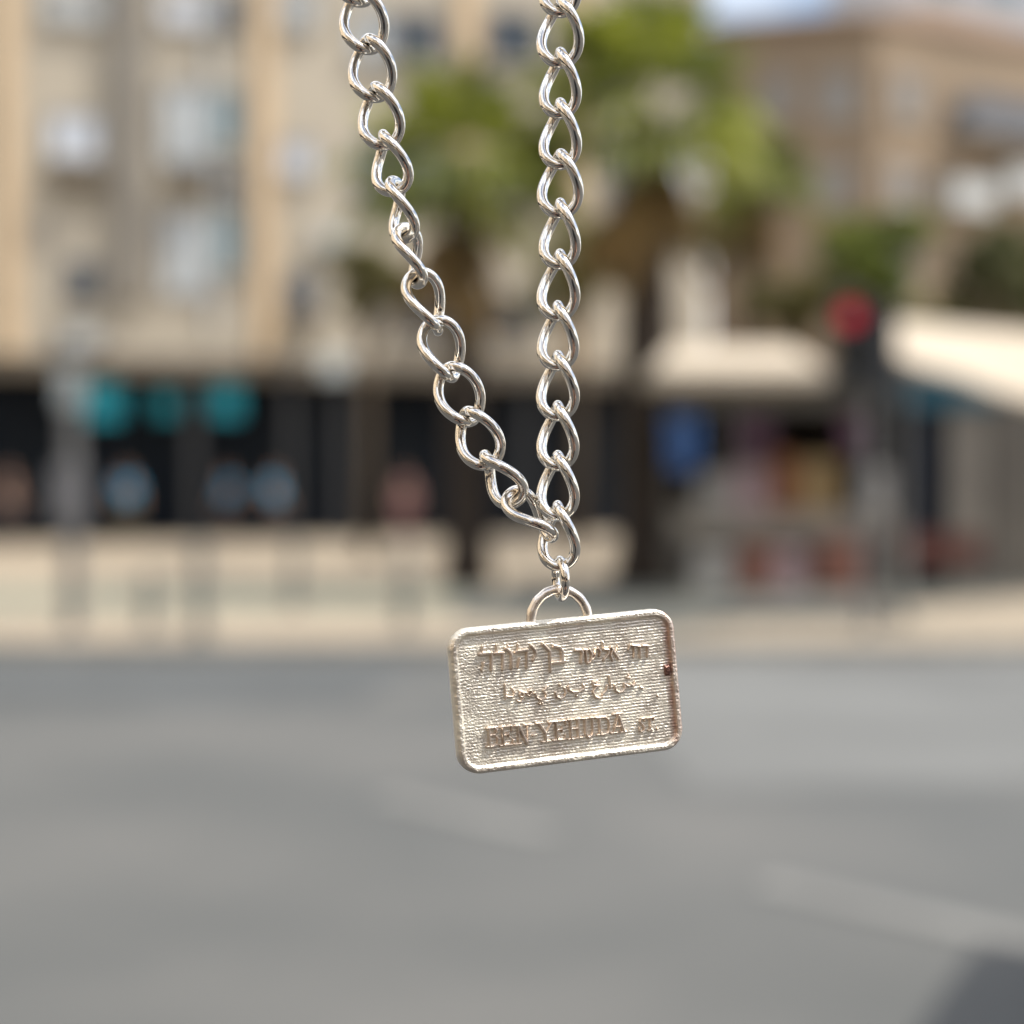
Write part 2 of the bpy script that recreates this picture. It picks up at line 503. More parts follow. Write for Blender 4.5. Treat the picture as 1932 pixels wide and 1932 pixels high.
# glazed stair bay
for (px, py, ww, hh, k) in ((352, 22, 92, 60, 'shutter'), (352, 235, 88, 150, 'curtain'), (356, 480, 92, 150, 'curtain'),
                            (425, 25, 58, 70, 'glass_dark'), (428, 225, 50, 110, 'glass_teal'), (428, 345, 56, 46, 'glass_dark'), (430, 455, 50, 120, 'glass_teal'),
                            (140, 15, 112, 60, 'curtain'), (140, 258, 88, 84, 'shutter'), (155, 535, 60, 84, 'glass_dark'), (150, 652, 88, 36, 'duct'),
                            (560, 18, 66, 70, 'curtain'), (560, 300, 60, 66, 'shutter'), (570, 552, 56, 66, 'glass_dark'),
                            (700, 70, 60, 90, 'curtain'), (785, 72, 92, 100, 'glass_dark'), (968, 72, 92, 100, 'glass_dark'),
                            (700, 320, 60, 90, 'curtain'), (790, 340, 90, 100, 'glass_dark'), (965, 340, 90, 100, 'glass_dark'),
                            (790, 600, 90, 80, 'glass_dark'), (965, 600, 90, 80, 'glass_dark'), (1175, 90, 80, 110, 'glass_dark'), (1262, 320, 80, 110, 'shutter'), (1175, 345, 60, 100, 'glass_dark')):
    window(fa, bl, px, py, ww, hh, M[k], sill=hh < 130)
for (px, py, ww, hh) in ((143, 335, 104, 40), (352, 340, 80, 34), (570, 600, 70, 20)):
    fa.pxbox(MB(), px, py, ww, hh, .003, .55).build('balcony_slab', M['ledge_and_shade'], bl)  # dark brown puts the shadow under a balcony into the slab colour
# air conditioners
for (px, py) in ((150, 640), (620, 455)):
    fa.pxbox(MB(), px, py, 54, 34, .003, .4).build('air_conditioner', M['curtain'], bl, bevel=.03)
# shop columns
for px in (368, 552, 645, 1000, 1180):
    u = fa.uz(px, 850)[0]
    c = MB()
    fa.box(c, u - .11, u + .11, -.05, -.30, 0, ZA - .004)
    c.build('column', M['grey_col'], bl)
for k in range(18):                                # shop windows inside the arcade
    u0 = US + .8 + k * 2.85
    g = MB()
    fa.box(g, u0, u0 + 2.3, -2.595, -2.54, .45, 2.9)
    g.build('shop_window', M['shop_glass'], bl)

# hanging signs under the arcade
def hanging_sign(px, py, ww, hh, m, label, v=-.55):
    u0, z1 = fa.uz(px - ww / 2, py - hh / 2)
    u1, z0 = fa.uz(px + ww / 2, py + hh / 2)
    um = (u0 + u1) / 2
    p = fa.M @ Vector((um, -v, 0))
    e = empty('hanging_sign', (p.x, p.y, z0), math.atan2(fa.d.y, fa.d.x))
    MB().box((u0 - um, -.05, 0), (u1 - um, .05, z1 - z0)).build('sign_panel', m, e, bevel=.03)
    for s in (-.3, .3):
        MB().box((s * (u1 - u0) - .015, -.015, z1 - z0 + .001), (s * (u1 - u0) + .015, .015, max(ZA - z0 - .01, z1 - z0 + .05))).build('hanger', M['frame'], e)
    tag(e, label, 'sign', 'shop signs under the dark arcade')
hanging_sign(203, 757, 66, 70, M['teal_sign'], 'large teal shop sign right of the pale sign post')
hanging_sign(326, 760, 44, 48, M['teal_sign'], 'smallest and dimmest teal shop sign, second in the row of three', v=-.9)
hanging_sign(436, 755, 58, 62, M['teal_sign'], 'teal shop sign farthest from the pale sign post')
hanging_sign(628, 690, 50, 46, M['pale_sign'], 'pale grey shop sign between the left chain and the teal signs', v=.12)

# ---- the tan corner building on the right
br_ = empty('corner_building', (0, 0, 0))
tag(br_, 'tan corner building with peaked brown roofline behind the cream awnings', 'building', kind='thing')
YC = 58.0
C0 = at(1655, 45, YC)
HC = C0.z
fl = Facade((C0.x, C0.y, 0), R(180 - 12))          # left face runs away to the left
fr = Facade((C0.x, C0.y, 0), R(32))                # right face runs away to the right
def quad_building():
    a = Vector((C0.x, C0.y, 0))
    b = a + Vector((math.cos(R(168)), math.sin(R(168)), 0)) * 5.4
    c = a + Vector((math.cos(R(32)), math.sin(R(32)), 0)) * 13
    d = b + (c - a)
    pts = [a, c, d, b]
    MB().prism(pts, (0, 0, HC)).build('wall', M['wall_tan'], br_)
    mid = (a + d) / 2
    e = [p + (p - mid).normalized() * .5 for p in pts]
    mb = MB()
    vs = [p + Vector((0, 0, HC + .002)) for p in e] + [p + Vector((0, 0, HC + .22)) for p in e] + [mid + Vector((0, 0, HC + 1.7))]
    mb.add(vs, [(3, 2, 1, 0), (0, 1, 5, 4), (1, 2, 6, 5), (2, 3, 7, 6), (3, 0, 4, 7), (4, 5, 8), (5, 6, 8), (6, 7, 8), (7, 4, 8)])
    mb.build('roof', M['roof_tile'], br_)
    return a, b
qa, qb = quad_building()
fl = Facade((qb.x, qb.y, 0), math.atan2(qa.y - qb.y, qa.x - qb.x))
for (px, py, ww, hh, k) in ((1580, 185, 66, 80, 'dull_pane'), (1575, 350, 62, 74, 'dull_pane'), (1470, 185, 50, 76, 'dull_pane'), (1470, 350, 50, 76, 'glass_dark'), (1575, 520, 62, 80, 'glass_dark')):
    window(fl, br_, px, py, ww, hh, M[k])
for (px, py, ww, hh, k) in ((1712, 185, 46, 90, 'dull_pane'), (1700, 350, 46, 80, 'dull_pane'), (1700, 520, 46, 80, 'glass_dark'), (1880, 520, 60, 70, 'glass_dark')):
    window(fr, br_, px, py, ww, hh, M[k])
u0, z1 = fr.uz(1775, 190); u1, z0 = fr.uz(1990, 275)
g = MB(); fr.box(g, u0, u1 + 2, .004, 1.25, z0 - .15, z0 + .02); g.build('balcony_slab', M['frame'], br_)
g = MB(); fr.box(g, u0, u1 + 2, 1.14, 1.25, z0 + .022, z0 + 1.0); g.build('balcony_rail', M['slate'], br_)
g = MB(); fr.box(g, u0 + .4, u1 + 1.5, .004, .05, z0 + .05, z1); g.build('balcony_door', M['glass_dark'], br_)
for (px, py, ww, hh) in ((1803, 375, 74, 60), (1905, 350, 62, 60)):
    u0, z1 = fr.uz(px - ww / 2, py - hh / 2); u1, z0 = fr.uz(px + ww / 2, py + hh / 2)
    g = MB(); fr.box(g, u0, u1, .004, .9, z0, z1); g.build('balcony_rail', M['white_rail'], br_)

# ---- blue-grey block farther behind, top right
bb = empty('tower_block', (0, 0, 0))
tag(bb, 'blue grey block rising behind the tan corner building at top edge', 'building', kind='thing')
ft = Facade((at(1700, 50, 95).x, 95, 0), R(8))
g = MB(); ft.box(g, 0, 22, 0, -12, 0, 32); g.build('wall', M['grey_block'], bb)
g = MB(); ft.box(g, -.3, 22.3, .3, -12.3, 32.003, 32.5); g.build('roof', M['frame'], bb)
for i in range(6):
    for j in range(8):
        u = 1.6 + i * 3.5
        z = 4 + j * 3.3
        g = MB(); ft.box(g, u, u + 1.4, .004, .06, z, z + 1.5); g.build('window', M['glass_teal'], bb)

# ---- buildings across the street behind the camera (mirrored in the silver)
def street_building(name, label, x0, x1, y, h, wallm, nrow, ncol, dark=False):
    e = empty(name, (0, 0, 0))
    tag(e, label, 'building', kind='thing')
    f = Facade((x1, y, 0), R(180))
    L = x1 - x0
    g = MB(); f.box(g, 0, L, 0, -8, 0, h); g.build('wall', wallm, e)
    g = MB(); f.box(g, -.3, L + .3, .3, -8.3, h + .003, h + .4); g.build('roof', M['wall_tan'], e)
    for i in range(ncol):
        for j in range(nrow):
            u = (i + .5) * L / ncol
            z = 4.3 + j * 3.1
            g = MB(); f.box(g, u - .6, u + .6, .004, .08, z, z + 1.5); g.build('window', M['glass_dark'], e)
    g = MB(); f.box(g, .5, L - .5, .004, .09, .4, 3.1); g.build('shopfront', M['navy'], e)
    return e
street_building('street_house', 'sunlit cream house across the street, mirrored in the chain', -26, -2.0, -12, 13, M['cream'], 3, 6)
street_building('street_shop', 'lower tan house across the street, mirrored in the pendant', 1.6, 28, -12.5, 11, M['cream'], 2, 7)

se_ = empty('side_house', (0, 0, 0))
tag(se_, 'sunlit cream house beyond the left edge, mirrored as warm streaks in the chain', 'building', kind='thing')
fs_ = Facade((-13, -9.5, 0), R(90))
fs_.n = Vector((1, 0, 0))
g = MB(); fs_.box(g, 0, 20, 0, -6, RZ, 12.5); g.build('wall', M['cream'], se_)
g = MB(); fs_.box(g, -.3, 20.3, .3, -6.3, 12.503, 12.9); g.build('roof', M['wall_tan'], se_)
for i in range(6):
    for j in range(3):
        u = 1.6 + i * 3.3
        z = 4.2 + j * 2.9
        g = MB(); fs_.box(g, u - .55, u + .55, .004, .08, z, z + 1.4); g.build('window', M['glass_dark'], se_)
g = MB(); fs_.box(g, .5, 19.5, .004, .09, .4, 3.0); g.build('shopfront', M['navy'], se_)
# ------------------------------------------------------------------ palms and trees
def fan_frond(mb, base, dirv, length, droop, spread, rng, nseg=11):
    """a costapalmate leaf: thin stalk and a fan of narrow folded blades"""
    d = dirv.normalized()
    side = d.cross(Vector((0, 0, 1)))
    if side.length < .05: side = Vector((1, 0, 0))
    side.normalize()
    up = side.cross(d).normalized()
    st = length * .48
    tip = base + d * st - Vector((0, 0, droop * st * .25))
    w = .018
    mb.add([base + side * w, base - side * w, tip - side * w * .6, tip + side * w * .6], [(0, 1, 2, 3)])
    bl = length - st
    for k in range(nseg):
        a = (k / (nseg - 1) - .5) * spread
        dd = d * math.cos(a) + side * math.sin(a)
        L = bl * (1 - .35 * abs(a) / (spread / 2)) * rng.uniform(.85, 1.1)
        sd = (side * math.cos(a) - d * math.sin(a)) * (L * .085)
        m = tip + dd * L * .55 - Vector((0, 0, droop * L * .18)) + up * .01
        t = tip + dd * L - Vector((0, 0, droop * L * .75))
        fold = up * (L * .04)
        mb.add([tip, m + sd - fold, m + fold, m - sd - fold, t], [(0, 1, 2), (0, 2, 3), (1, 4, 2), (2, 4, 3)])

def palm(loc, h, lean, rad, trunk_r, label, seed, nlive=38, ndead=22):
    rng = random.Random(seed)
    e = empty('palm_tree', loc)
    tag(e, label, 'palm tree', 'palms on the pavement')
    pts, rs = [], []
    for i in range(25):
        s = i / 24
        pts.append((lean * s * s, 0.03 * math.sin(s * 5), h * s))
        ring = .012 * (1 if i % 2 else -1)
        rs.append(trunk_r * (1.25 - .38 * s + .30 * max(0, .12 - s) / .12) + ring)
    MB().tube(pts, rs, 14).build('trunk', M['trunk'], e, smooth=True)
    top = Vector(pts[-1])
    cr = MB()
    for i in range(nlive):
        az = i * 2.39996 + rng.uniform(-.2, .2)
        el = R(78) - (i / nlive) ** .8 * R(92) + rng.uniform(-.12, .12)
        d = Vector((math.cos(az) * math.cos(el), math.sin(az) * math.cos(el), math.sin(el)))
        fan_frond(cr, top + Vector((0, 0, .1)) + d * .08, d, rad * rng.uniform(.85, 1.12), .35 + .5 * (1 - math.sin(max(0, el))), R(190), rng)
    cr.build('crown', M['frond'], e)
    dd = MB()
    for i in range(ndead):
        az = i * 2.39996 + rng.uniform(-.3, .3)
        el = R(rng.uniform(-74, -38))
        d = Vector((math.cos(az) * math.cos(el), math.sin(az) * math.cos(el), math.sin(el)))
        zb = top - Vector((0, 0, rng.uniform(.05, .8)))
        fan_frond(dd, zb, d, rad * rng.uniform(.45, .8), .9, R(120), rng, 9)
    dd.build('dead_fronds', M['dead'], e)
    return e

pA = on_ground(882, 1108)
pB = on_ground(1225, 1108)
palm((pA.x, pA.y, 0), 5.75, -.12, 1.9, .25, 'slimmer palm with lower crown seen between the two chain strands', 3)
palm((pB.x, pB.y, 0), 6.55, -.10, 2.1, .36, 'stout palm with thick dark trunk and high green crown beside the kiosk', 5, nlive=40)
palm((at(1405, 300, 36).x, 36, 0), 7.4, .2, 1.35, .18, 'distant palm standing behind the stout palm, pale against the tan building', 9, nlive=36, ndead=14)

def leaf_tree(name, loc, h, rad, m, label, seed, n=1900, cat='tree', leaf=.14, clumps=14, trunk=.1, flat=.75):
    rng = random.Random(seed)
    e = empty(name, loc)
    tag(e, label, cat, 'trees and shrubs behind the kiosk')
    th = h - rad * flat
    tm = MB()
    tm.tube([(0, 0, 0), (.05, .02, th * .5), (0, 0, th)], [trunk * 1.3, trunk, trunk * .7], 10)
    cs = []
    for k in range(clumps):
        a = rng.uniform(0, 6.283)
        r = rad * math.sqrt(rng.uniform(0, .75))
        cs.append((Vector((r * math.cos(a), r * math.sin(a), th + rng.uniform(-.55, .75) * rad * flat)), rad * rng.uniform(.28, .5)))
    for c, r in cs[:7]:
        tm.tube([(0, 0, th * .75), (c.x * .5, c.y * .5, (th * .8 + c.z) / 2), tuple(c)], [trunk * .6, trunk * .4, trunk * .15], 7)
    tm.build('trunk', M['bark'], e, smooth=True)
    mb = MB()
    for i in range(n):
        c, r = rng.choice(cs)
        d = Vector((rng.gauss(0, 1), rng.gauss(0, 1), rng.gauss(0, 1))).normalized()
        p = c + d * r * rng.uniform(.3, 1.05) ** .5
        p.z = max(p.z, .05)
        a = Vector((rng.gauss(0, 1), rng.gauss(0, 1), rng.gauss(0, .6))).normalized()
        b = a.cross(d + Vector((.01, .2, .1))).normalized()
        s = leaf * rng.uniform(.6, 1.3)
        mb.add([p - a * s, p + b * s * .45, p + a * s, p - b * s * .45], [(0, 1, 2, 3)])
    mb.build('crown', m, e)
    return e
for (px, py, Y, h, rad, m, label, seed, ck) in (
        (1880, 480, 33, 5.9, 1.15, 'leaf_b', 'dark green tree at the right edge above the awning', 21, 14),
        (1645, 470, 32, 6.1, .95, 'leaf_c', 'bright yellow green tree directly above the red traffic light', 22, 9),
        (1500, 500, 35, 5.6, .9, 'leaf_a', 'olive tree between the stout palm and the traffic light', 23, 12),
        (1755, 560, 36, 4.9, 1.1, 'leaf_a', 'low olive tree between the dark tree and the traffic light', 24, 12),
        (1975, 420, 36, 6.8, 1.2, 'leaf_b', 'dark green tree cut by the right edge of the frame', 25, 12),
        (1090, 520, 33, 6.2, 1.1, 'leaf_a', 'olive tree behind the gap between the two palms', 26, 10),
        (1345, 300, 40, 8.6, 1.5, 'leaf_a', 'tall olive tree covering the end of the long building', 28, 14),
        (690, 560, 34, 5.8, .9, 'leaf_a', 'small olive tree left of the palms, in front of the facade', 27, 9)):
    leaf_tree('leafy_tree', (at(px, py, Y).x, Y, 0), h, rad, M[m], label, seed, clumps=ck)

# ------------------------------------------------------------------ kiosk and canopies
ky = 24.6
kx0, kx1 = at(1258, 900, ky).x, 8.6
kk = empty('kiosk', (kx0, ky, 0))
tag(kk, 'dark open fronted kiosk under the cream awnings beside the stout palm', 'kiosk')
KW, KD, KH = kx1 - kx0, 3.2, 2.95
MB().box((0, KD - .08, 0), (KW, KD, KH)).build('back_wall', M['kiosk_in'], kk)
MB().box((0, 0.02, 0), (.08, KD - .082, KH)).build('side_wall', M['kiosk'], kk)
MB().box((KW - .08, 0.02, 0), (KW, KD - .082, KH)).build('side_wall', M['kiosk'], kk)
MB().box((-.15, -.15, KH + .003), (KW + .15, KD + .15, KH + .18)).build('roof', M['kiosk'], kk)
def kp(px): return at(px, 900, ky).x - kx0
def kz(py): return at(1500, py, ky).z
MB().box((.082, .0, kz(1012)), (kp(1690), .5, kz(965))).build('counter', M['counter'], kk, bevel=.01)
MB().box((.082, .12, .0), (kp(1690), .16, kz(1012) - .003)).build('counter_front', M['kiosk'], kk)
MB().box((.082, .3, kz(770)), (kp(1680), .38, kz(720))).build('fascia', M['kiosk'], kk)
MB().box((kp(1705), .06, .02), (kp(1788), .12, kz(770))).build('door', M['navy'], kk)
MB().box((kp(1792), .03, 0), (kp(1862), .11, kz(770))).build('wall_panel', M['counter'], kk)
MB().box((kp(1870), .05, 0), (KW - .083, .13, kz(760))).build('wall_panel', M['kiosk'], kk)
MB().box((kp(1690), -.06, kz(770)), (kp(1880), .018, kz(680))).build('sign_board', M['teal_board'], kk)
for z in (1.35, 1.85, 2.3):
    MB().box((.3, KD - .5, z), (KW - .4, KD - .082, z + .03)).build('shelf', M['counter'], kk)

def goods(name, px, py, w, h, d, m, label, cat, dy=.1, lid=False):
    """one boxy ware with its rim, standing where the photograph has it"""
    x = at(px, py, ky + dy).x
    z = at(px, py, ky + dy).z - h / 2
    e = empty(name, (x, ky + dy, z))
    g = MB()
    t = .02
    g.box((-w / 2, -d / 2, 0), (w / 2, d / 2, t))
    g.box((-w / 2, -d / 2, t), (-w / 2 + t, d / 2, h)); g.box((w / 2 - t, -d / 2, t), (w / 2, d / 2, h))
    g.box((-w / 2 + t, -d / 2, t), (w / 2 - t, -d / 2 + t, h)); g.box((-w / 2 + t, d / 2 - t, t), (w / 2 - t, d / 2, h))
    g.build('box_body', m, e)
    g = MB(); g.box((-w / 2 + t + .002, -d / 2 + t + .002, h * .5), (w / 2 - t - .002, d / 2 - t - .002, h + .04)); g.build('contents', m, e, bevel=.03)
    tag(e, label, cat, 'goods at the kiosk')
cz = at(1500, 965, ky).z
gz = lambda h, z0: z0 + h / 2
def py_for(z, Y):
    p = Vector((0, Y, z)) - CAM
    return 966 - F1932 * p.dot(UPV) / p.dot(FWD)
def on_counter(name, px, w, h, m, label, cat): goods(name, px, py_for(cz + h / 2 + .002, ky + .25), w, h, .4, m, label, cat, dy=.25)
def on_floor(name, px, w, h, m, label, cat, dy=-.3): goods(name, px, py_for(h / 2 + .002, ky + dy), w, h, .4, m, label, cat, dy=dy)
on_counter('goods_box', 1345, .45, .50, M['crate_grey'], 'pale grey box at the left end of the kiosk counter', 'box')
on_counter('goods_box', 1410, .55, .62, M['crate_pink'], 'tall pale pink box on the kiosk counter', 'box')
on_counter('goods_box', 1478, .28, .75, M['orange_brown'], 'narrow orange brown box on the kiosk counter', 'box')
on_counter('goods_box', 1540, .50, .68, M['mustard'], 'mustard brown box on the middle of the kiosk counter', 'box')
on_counter('goods_box', 1645, .42, .55, M['crate_grey'], 'pale grey box at the right end of the kiosk counter', 'box')
on_floor('crate', 1345, .50, .50, M['crate_grey'], 'pale grey crate on the pavement nearest the stout palm', 'crate')
on_floor('crate', 1425, .50, .55, M['crate_red'], 'dull red crate between the grey and pink crates', 'crate')
on_floor('crate', 1482, .44, .50, M['crate_pink'], 'pink crate below the middle of the kiosk counter', 'crate')
on_floor('crate', 1585, .62, .62, M['crate_red'], 'largest red crate, standing left of the kiosk bench', 'crate')
# plum and blue cloths hanging at the front
def hanging_cloth(px, py, ww, hh, m, label, dy):
    c = at(px, py, ky + dy)
    W, H = ww / F1932 * ky, hh / F1932 * ky
    e = empty('hanging_cloth', (c.x, c.y, c.z - H / 2))
    g = MB()
    nx, nz = 14, 8
    vs = []
    for s in (0, 1):
        for j in range(nz + 1):
            for i in range(nx + 1):
                u = i / nx
                vs.append(((u - .5) * W * (1 - .12 * (1 - j / nz)), .03 * math.sin(u * 19 + j * .3) + s * .012, H * j / nz))
    N = (nx + 1) * (nz + 1)
    fs = []
    for j in range(nz):
        for i in range(nx):
            a = j * (nx + 1) + i
            fs.append((a, a + 1, a + nx + 2, a + nx + 1))
            fs.append((N + a + nx + 1, N + a + nx + 2, N + a + 1, N + a))
    g.add(vs, fs)
    g.build('fabric', m, e, smooth=True)
    MB().tube([(-W * .55, .006, H + .012), (W * .55, .006, H + .012)], .012, 8).build('rail', M['pole'], e)
    tag(e, label, 'cloth', 'cloths hung at the kiosk')
hanging_cloth(1288, 835, 62, 105, M['blue_cloth'], 'blue cloth hanging between the stout palm and the kiosk', -.12)
hanging_cloth(1425, 822, 66, 60, M['plum'], 'dark plum cloth hanging over the pale pink box', .42)
hanging_cloth(1612, 822, 50, 70, M['plum'], 'plum cloth hanging beside the petrol blue board', .42)

# red-brown bench at the kiosk's right
bx = at(1775, 1040, ky - .6)
be = empty('bench', (bx.x, bx.y, 0))
tag(be, 'low dark red brown bench before the right end of the kiosk', 'bench')
bw = 170 / F1932 * (ky - .6)
MB().box((-bw / 2, -.2, .40), (bw / 2, .2, .46)).build('seat', M['redbrown'], be, bevel=.01)
MB().box((-bw / 2, .21, .46), (bw / 2, .25, .78)).build('backrest', M['redbrown'], be, bevel=.01)
for sx in (-1, 1):
    MB().box((sx * bw * .42 - .03, -.16, 0), (sx * bw * .42 + .03, .16, .399)).build('leg', M['bollard'], be)

# cream canopy on poles, left
def canopy_tent(px0, px1, Yf, Yb, py_lo, py_hi, label):
    x0, x1 = at(px0, 700, Yf).x, at(px1, 700, Yf).x
    zl, zh = at(px0, py_lo, Yf).z, at((px0 + px1) / 2, py_hi, (Yf + Yb) / 2).z
    e = empty('parasol', ((x0 + x1) / 2, (Yf + Yb) / 2, 0))
    w2, d2 = (x1 - x0) / 2, (Yb - Yf) / 2
    g = MB()
    rw = w2 * .72
    top = [(-rw, 0, zh), (rw, 0, zh)]
    rim = [(-w2, -d2, zl), (w2, -d2, zl), (w2, d2, zl), (-w2, d2, zl)]
    val = [(x * 1.001, y * 1.001, zl - .16) for x, y, z in rim]
    th = .02
    g.add(rim + top + val, [(0, 1, 5, 4), (1, 2, 5), (2, 3, 4, 5), (3, 0, 4), (6, 7, 1, 0), (7, 8, 2, 1), (8, 9, 3, 2), (9, 6, 0, 3)])
    o = g.build('canopy', M['canvas'], e)
    s = o.modifiers.new('cloth_thickness', 'SOLIDIFY'); s.thickness = .012
    MB().lathe([(.035, .07), (.035, zh - .05)], seg=14).build('pole', M['pole'], e)
    MB().lathe([(.30, 0), (.30, .05), (.06, .068)], seg=20).build('base', M['bollard'], e)
    for sx in (-1, 1):
        for sy in (-1, 1):
            MB().tube([(0, 0, zh - .12), (sx * w2 * .97, sy * d2 * .97, zl + .02)], .012, 6).build('rib', M['pole'], e)
    tag(e, label, 'parasol', 'cream canopies at the kiosk')
canopy_tent(1235, 1562, 22.0, 24.2, 696, 652, 'cream fabric canopy between the stout palm and the red traffic light')

# lean-to cream awning, right: its near corner stands by the traffic light
AY = 18.9
A1, A2 = at(1686, 664, AY), at(2010, 772, AY)
B1, B2 = at(1690, 604, AY + 1.5), at(2010, 634, AY + 1.5)
aw = empty('awning', (A1.x, AY, 0))
def awp(v): return v - Vector(aw.location)
g = MB()
dn = Vector((0, 0, -.07))
nxs = 10
top = [A1.lerp(A2, i / nxs) + Vector((0, 0, -.03 * math.sin(math.pi * (i * 2.5 / nxs % 1)))) for i in range(nxs + 1)]
bk = [B1.lerp(B2, i / nxs) for i in range(nxs + 1)]
vs = [awp(p) for p in top] + [awp(p) for p in bk] + [awp(p + dn) for p in top]
n = nxs + 1
g.add(vs, [(i, i + 1, n + i + 1, n + i) for i in range(nxs)] + [(2 * n + i, 2 * n + i + 1, i + 1, i) for i in range(nxs)])
o = g.build('canopy', M['canvas'], aw)
sm_ = o.modifiers.new('cloth_thickness', 'SOLIDIFY'); sm_.thickness = .015
for p in (A1 + Vector((.12, .06, 0)), A2 + Vector((-.06, .06, 0)), B1 + Vector((.12, -.06, 0)), B2 - Vector((.06, .06, 0))):
    q = awp(p)
    MB().tube([(q.x, q.y, 0), (q.x, q.y, q.z - .06)], .03, 10).build('pole', M['pole'], aw)
for a, b in ((A1, A2), (B1, B2)):
    MB().tube([awp(a) - Vector((0, -.03, .05)), awp(b) - Vector((0, -.03, .05))], .022, 8).build('beam', M['pole'], aw)
tag(aw, 'sloping cream awning with drooping front edge, right of the traffic light', 'awning', 'cream canopies at the kiosk')

# ------------------------------------------------------------------ street furniture
tl = on_ground(1637, 1195)
te = empty('traffic_light', (tl.x, tl.y, 0))
tag(te, 'black traffic light showing red on a grey pole before the cream awnings', 'traffic light')
def tz(py): return at(1637, py, tl.y).z
zt = tz(556)
MB().lathe([(.10, .0), (.10, .03), (.055, .05), (.055, tz(590))], seg=18).build('pole', M['pole'], te, smooth=False)
HWd = .145
HX = (1596 - 1637) / F1932 * tl.y              # the head hangs to the left of the pole
MB().box((HX - HWd, -.13, tz(735)), (HX + HWd, .12, zt)).build('housing', M['signal_black'], te, bevel=.03)
zc = [zt - (zt - tz(735)) * k for k in (.23, .52, .80)]
for k, z in enumerate(zc):
    g = MB(); g.lathe([(.115, 0), (.11, .02), (.08, .035), (.03, .045)], seg=24)
    o = g.build('lens', M['lens_red'] if k == 0 else M['lens_off'], te, smooth=True)
    o.rotation_euler = (R(90), 0, 0); o.location = (HX, -.132, z)
    g = MB()
    pts = [(.135 * math.cos(a), .135 * math.sin(a)) for a in [R(200) - R(220) * i / 14 for i in range(15)]]
    vs = [(x, 0, y) for x, y in pts] + [(x, -.17, y * .97) for x, y in pts]
    g.add(vs, [(i, i + 1, 16 + i, 15 + i) for i in range(14)])
    o = g.build('visor', M['signal_black'], te); o.location = (HX, -.132, z)
    sd_ = o.modifiers.new('sheet_thickness', 'SOLIDIFY'); sd_.thickness = .008
for z in (tz(725), tz(600)):
    MB().box((HX + HWd + .002, -.03, z), (-.058, .03, z + .05)).build('bracket', M['signal_black'], te)
MB().box((.062, -.12, tz(745)), (.26, .16, tz(566))).build('side_housing', M['signal_black'], te, bevel=.02)

# pale sign post on the left
sp = on_ground(137, 1192)
se = empty('sign_post', (sp.x, sp.y, 0))
tag(se, 'grey sign post with pale upright panel before the dark shops', 'sign post')
def sz(py): return at(137, py, sp.y).z
MB().lathe([(.14, 0), (.14, .03), (.085, .05), (.085, sz(690))], seg=18).build('pole', M['pole'], se)
MB().box((-.10, -.15, sz(770)), (.14, -.095, sz(696))).build('sign_panel', M['pale_sign'], se, bevel=.01)
MB().box((-.16, -.14, sz(985)), (.16, -.092, sz(880))).build('notice_panel', M['steel_grey'], se, bevel=.01)

# bollards along the kerb
bdat = [(283, 1190, .62, 'short dark bollard nearest to the grey sign post'), (378, 1205, .95, 'tall dark bollard in line below the middle teal sign'),
        (556, 1150, .80, 'dark bollard set back from the kerb between two others'), (765, 1188, .90, 'dark bollard just left of the pendant'),
        (1700, 1178, .85, 'dark bollard on the right beneath the bench')]
proto = None
for i, (px, py, h, label) in enumerate(bdat):
    p = on_ground(px, py)
    if proto is None:
        proto = empty('bollard', (p.x, p.y, 0))
        MB().lathe([(.08, .03), (.075, .30), (.065, .82), (.07, .83), (.07, .88), (.062, .885)], seg=20).build('post', M['bollard'], proto, smooth=False)
        MB().lathe([(.062, .886), (.058, .93), (.04, .965), (.015, .985)], seg=20).build('cap', M['bollard'], proto, smooth=True)
        MB().lathe([(.14, 0), (.14, .02), (.11, .029)], seg=20).build('base', M['bollard'], proto)
        e = proto
    else:
        e = proto.copy(); COL.objects.link(e)
        for ch in list(proto.children):
            c = ch.copy(); COL.objects.link(c); c.parent = e
        e.location = (p.x, p.y, 0)
    e.scale = (1, 1, h / .985)
    tag(e, label, 'bollard', 'dark bollards along the kerb')

# made-up cabinet added out of view so a shadow falls across the near road
ce = empty('shadow_caster', (2.62, 5.62, RZ), R(-24))
tag(ce, 'unseen added grey cabinet outside the right edge, its shadow on the near road', 'shadow_prop')
MB().box((-.35, -.60, .08), (.35, .60, 1.25)).build('body', M['steel_grey'], ce, bevel=.015)
MB().box((-.38, -.63, 1.252), (.38, .63, 1.31)).build('lid', M['steel_grey'], ce, bevel=.015)
MB().box((-.37, -.62, 0), (.37, .62, .078)).build('plinth', M['kerb'], ce)

# ------------------------------------------------------------------ people by the shops
def skin_obj(name, nodes, edges, m, parent, levels=2):
    me = bpy.data.meshes.new(name)
    keys = list(nodes)
    idx = {k: i for i, k in enumerate(keys)}
    me.from_pydata([nodes[k][0] for k in keys], [(idx[a], idx[b]) for a, b in edges], [])
    me.materials.append(m)
    o = bpy.data.objects.new(name, me)
    COL.objects.link(o)
    sk = o.modifiers.new('skin', 'SKIN')
    sv = me.skin_vertices[0].data
    for k in keys:
        r = nodes[k][1]
        sv[idx[k]].radius = r if isinstance(r, tuple) else (r, r)
    sv[0].use_root = True
    sk.use_smooth_shade = True
    sk.branch_smoothing = .4
    ss = o.modifiers.new('sub', 'SUBSURF'); ss.levels = levels; ss.render_levels = levels
    o.parent = parent
    return o

